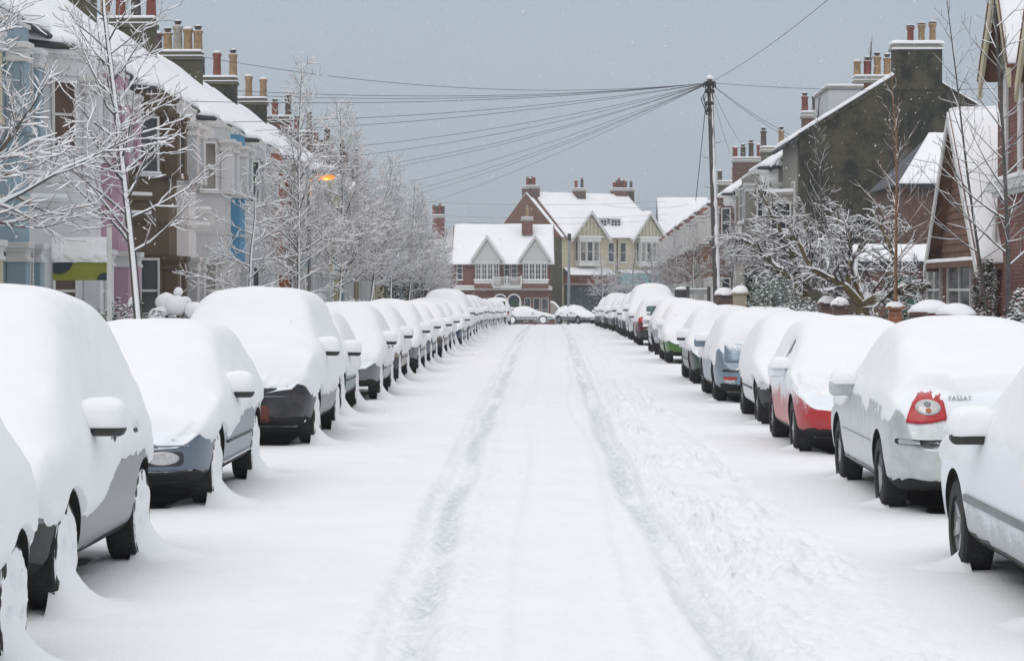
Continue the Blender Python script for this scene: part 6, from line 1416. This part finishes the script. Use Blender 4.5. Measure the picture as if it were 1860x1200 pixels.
b = MB(); b.box(x1 + .003, x1 + .075, D - .03, D + .045, -.1, zb + .25); b.build('post', M['white_wood'], H)

# telegraph pole, wires, lamp, posts
H = thing('telegraph_pole', 'tall leaning telegraph pole with snow blown down one side', 'pole', (PX(1304, 84), 84, 0), world=True)
D = 84; top = Vector((PX(1288, D), D, PZ(146, D))); bot = Vector((PX(1305, D), D, -.2))
b = MB(); b.tube([bot.lerp(top, k / 10) for k in range(11)], [.155 - .055 * k / 10 for k in range(11)], 14); b.build('shaft', M['pole_wood'], H, True)
b = MB(); n = 40; pts = [bot.lerp(top, .03 + .95 * k / n) + Vector((.055 - .02 * k / n, -.075 + .015 * k / n, 0)) for k in range(n + 1)]
b.tube(pts, [(.10 - .045 * k / n) * (.8 + .4 * random.random()) * (1 if k < n * .72 else .75) for k in range(n + 1)], 8); b.build('snow', M['snow'], H, True)
b = MB(); b.lathe([(.13, 0), (.14, .06), (.10, .13), (.02, .17)], tuple(top), 'z', 12); b.build('snow_cap', M['snow'], H, True)
b = MB()
for dz, rr in ((-.25, .17), (-.5, .2), (-.95, .17), (-1.2, .14)): b.lathe([(rr * .8, 0), (rr, .04), (rr * .8, .14)], tuple(top + Vector((0, 0, dz))), 'z', 12)
for k in range(8): a = k * .785; b.tube([top + Vector((.1 * math.cos(a), .1 * math.sin(a), -.12)), top + Vector((.2 * math.cos(a), .2 * math.sin(a), -.08)), top + Vector((.22 * math.cos(a), .22 * math.sin(a), -.3))], .025, 6)
for k in range(6): b.tube([top + Vector((.13 * math.cos(k), .1 * math.sin(k), -.3)), top + Vector((-.1 + .22 * math.cos(k + 1), .1 * math.sin(k), -.7)), top + Vector((.12 * math.cos(k + 2), .1, -1.3))], .018, 5)
b.build('terminal_box', M['dark_trim'], H, True)
for k in range(9):
    z = 2.8 + k * .55; f = (z + .2) / (top.z + .2); c = bot.lerp(top, f); s_ = -1 if k % 2 else 1
    b = MB(); b.tube([c, c + Vector((s_ * .30, 0, .02)), c + Vector((s_ * .32, 0, .08))], .014, 5); b.build('step', M['steel'], H)
b = MB(); b.tube([top + Vector((-.15, 0, -1.0)), Vector((PX(1270, 84), 84, PZ(300, 84))), Vector((PX(1263, 84), 84, PZ(365, 84)))], .014, 5); b.build('stay_wire', M['wire'], H)
GW = 'telephone wires fanning out from the telegraph pole'
def wire(u, v, D, words, sag=.35, r=.0085):
    a = top + Vector((0, 0, -.12)); e_ = Vector((PX(u, D), D, PZ(v, D))); n = 18; pts = []
    for k in range(n + 1):
        t = k / n; p = a.lerp(e_, t); p.z -= sag * 4 * t * (1 - t); pts.append(p)
    b = MB(); b.tube(pts, r, 5); o = b.build('telephone_wire', M['wire'], None, True); tag(o, words, 'wire', GW)
LW = [(365, 103, 70, 'topmost wire sagging from the pole to the big buff chimney'), (425, 165, 66, 'second wire down, ending above the bright sky-blue house'), (440, 173, 72, 'third wire down on the painted-house side'), (300, 183, 60, 'fourth wire down, crossing the snowy bay roofs'), (395, 222, 66, 'fifth wire down on the painted-house side'), (440, 238, 76, 'sixth wire down, reaching the off-white house'), (620, 268, 88, 'seventh wire down into the snowy tree tops'), (640, 284, 92, 'eighth wire down into the snowy tree tops'), (690, 300, 104, 'ninth wire down towards the middle trees'), (700, 306, 108, 'tenth wire down towards the middle trees'), (745, 330, 118, 'eleventh wire down beyond the lamp'), (752, 345, 124, 'twelfth wire down beyond the lamp'), (760, 352, 132, 'thirteenth wire down beyond the lamp'), (765, 373, 150, 'lowest wire, running to the brick pair at the street end')]
for i, (u, v, D, wds) in enumerate(LW): wire(u, v, D, wds, .30 if i else .6)
for u, v, D, wds in [(1510, -5, 60, 'wire climbing from the pole out of the top of the picture'), (1800, 163, 78, 'level wire from the pole towards the brick house'), (1465, 262, 86, 'wire dropping from the pole to the stone-coloured house'), (1450, 262, 90, 'wire dropping to the bay roof beyond the dark gable'), (1345, 262, 104, 'steep wire dropping from the pole to the red chimneys'), (1325, 280, 112, 'steepest wire dropping from the pole past the red chimneys')]: wire(u, v, D, wds, .15)
for v, (ua, ub), wds in [(366, (760, 1210), 'upper level wire crossing before the end houses'), (390, (760, 1210), 'middle level wire crossing before the end houses'), (400, (760, 1210), 'lower level wire crossing before the end houses'), (372, (1095, 1250), 'short wire crossing before the shop building roof')]:
    D = 190; b = MB(); b.tube([(PX(ua + (ub - ua) * k / 12, D), D, PZ(v, D) - .3 * 4 * (k / 12) * (1 - k / 12)) for k in range(13)], .010, 5); o = b.build('telephone_wire', M['wire'], None, True); tag(o, wds, 'wire', 'wires crossing before the end houses')
H = thing('street_lamp', 'lit street lamp glowing orange among the snowy trees', 'street lamp', (PX(561, 57), 57, .1), world=True)
D = 57; xp = PX(561, D); xl = PX(592, D); zl = PZ(321, D)
b = MB(); b.tube([(xp, D, 0), (xp, D, .9)], .08, 10); b.tube([(xp, D, .9), (xp, D, zl - .25), (xp + .06, D, zl - .02), (xp + .18, D, zl + .05), (xl - .1, D, zl + .07)], .045, 10); b.build('column', M['steel'], H, True)
b = MB(); b.lathe([(.03, -.32), (.10, -.26), (.125, 0), (.11, .24), (.03, .30)], (xl, D, zl + .10), 'x', 14); b.build('lamp_head', M['steel'], H, True)
m, t, p = mat_new('lamp_glow'); p.inputs['Base Color'].default_value = (.08, .02, .005, 1); p.inputs['Emission Color'].default_value = (1, .25, .03, 1); p.inputs['Emission Strength'].default_value = 1.6
b = MB(); b.lathe([(.02, -.22), (.085, -.19), (.10, 0), (.085, .19), (.02, .22)], (xl, D, zl + .01), 'x', 14); b.build('bulb', M['lamp_glow'], H, True)
pl = bpy.data.lights.new('lamp_light', 'POINT'); pl.energy = 60; pl.color = (1, .42, .10); pl.shadow_soft_size = .12
po_ = bpy.data.objects.new('lamp_light', pl); COL.objects.link(po_); po_.location = (xl, D - .05, zl - .34)
b = MB(); b.box(xl - .2, xl + .2, D - .09, D + .09, zl + .20, zl + .27); b.build('snow', M['snow'], H, True, .03)
D = 185; H = thing('wire_post', 'slim grey post with wires in front of the cream building', 'pole', (PX(1033, D), D, gzf(D)), world=True)
b = MB(); b.tube([(PX(1032, D), D, gzf(D) - .2), (PX(1034, D), D, PZ(424, D))], [.13, .10], 10); b.build('shaft', M['steel'], H, True); b = MB(); b.lathe([(.15, 0), (.15, .5)], (PX(1034, D), D, PZ(436, D)), 'z', 10); b.build('terminal_box', M['dark_trim'], H)

# far-off tree line behind everything
V = []; rs = np.random.RandomState(2); xs2 = np.linspace(-160, 160, 240); hh = 9 + 5 * fbm(xs2 * .05, xs2 * 0, 0, 3, 4) + 1.2 * fbm(xs2 * .6, xs2 * 0, 0, 5, 3)
b = MB(); yb_ = 420; V = []; Fs = []
for i, x in enumerate(xs2): V += [(x, yb_ + 8, gzf(420)), (x, yb_, gzf(420) + hh[i] * .6), (x, yb_ + 6, gzf(420) + hh[i]), (x, yb_ + 20, gzf(420))]
for i in range(len(xs2) - 1):
    for k in range(3): a = i * 4 + k; Fs.append((a, a + 4, a + 5, a + 1))
tag(mesh_np('treeline', V, Fs, plain('far_wood', (.09, .095, .10), .95, 0, .4, .4, film_up=.9), None, True), kind='stuff')

# falling snow: real flakes hanging in the air all along the street
rs = np.random.RandomState(12); n = 11000
Dd = 20 + (170 - 20) * rs.rand(n) ** .8; P = np.stack([(rs.rand(n) * 2 - 1) * (3 + Dd * .28), Dd, gz(Dd) + .15 + rs.rand(n) * (3 + Dd * .14)], 1)
s = rs.uniform(.004, .0085, n) * (1 + Dd * .014); d = np.array([[1, 0, 0], [-.5, .87, 0], [-.5, -.87, 0], [0, 0, 1.5], [0, 0, -1.5]]) ; tilt = rs.normal(0, .35, (n, 2))
V = P[:, None] + d[None] * s[:, None, None]; V[:, 3, 0] += s * .8; V[:, 4, 0] -= s * .8
i = np.arange(n)[:, None] * 5; Fs = np.concatenate([i + np.array([[0, 1, 3]]), i + np.array([[1, 2, 3]]), i + np.array([[2, 0, 3]]), i + np.array([[1, 0, 4]]), i + np.array([[2, 1, 4]]), i + np.array([[0, 2, 4]])])
tag(mesh_np('falling_snow', V.reshape(-1, 3), Fs, M['snow_twig'], None, True), kind='stuff')

# the snowy air
m = bpy.data.materials.new('air'); m.use_nodes = True; t = m.node_tree; t.nodes.clear(); o_ = N(t.nodes, 'ShaderNodeOutputMaterial'); v_ = N(t.nodes, 'ShaderNodeVolumePrincipled')
v_.inputs['Color'].default_value = (.86, .90, .95, 1); v_.inputs['Density'].default_value = .0007; t.links.new(v_.outputs[0], o_.inputs['Volume'])
b = MB(); b.box(-1560, 1560, -60, 2260, -12, 22); hz = mesh_np('haze', b.v, b.f, m, None, False); tag(hz, kind='stuff')
for o in list(bpy.data.objects):
    if '_w' in o.keys(): del o['_w']
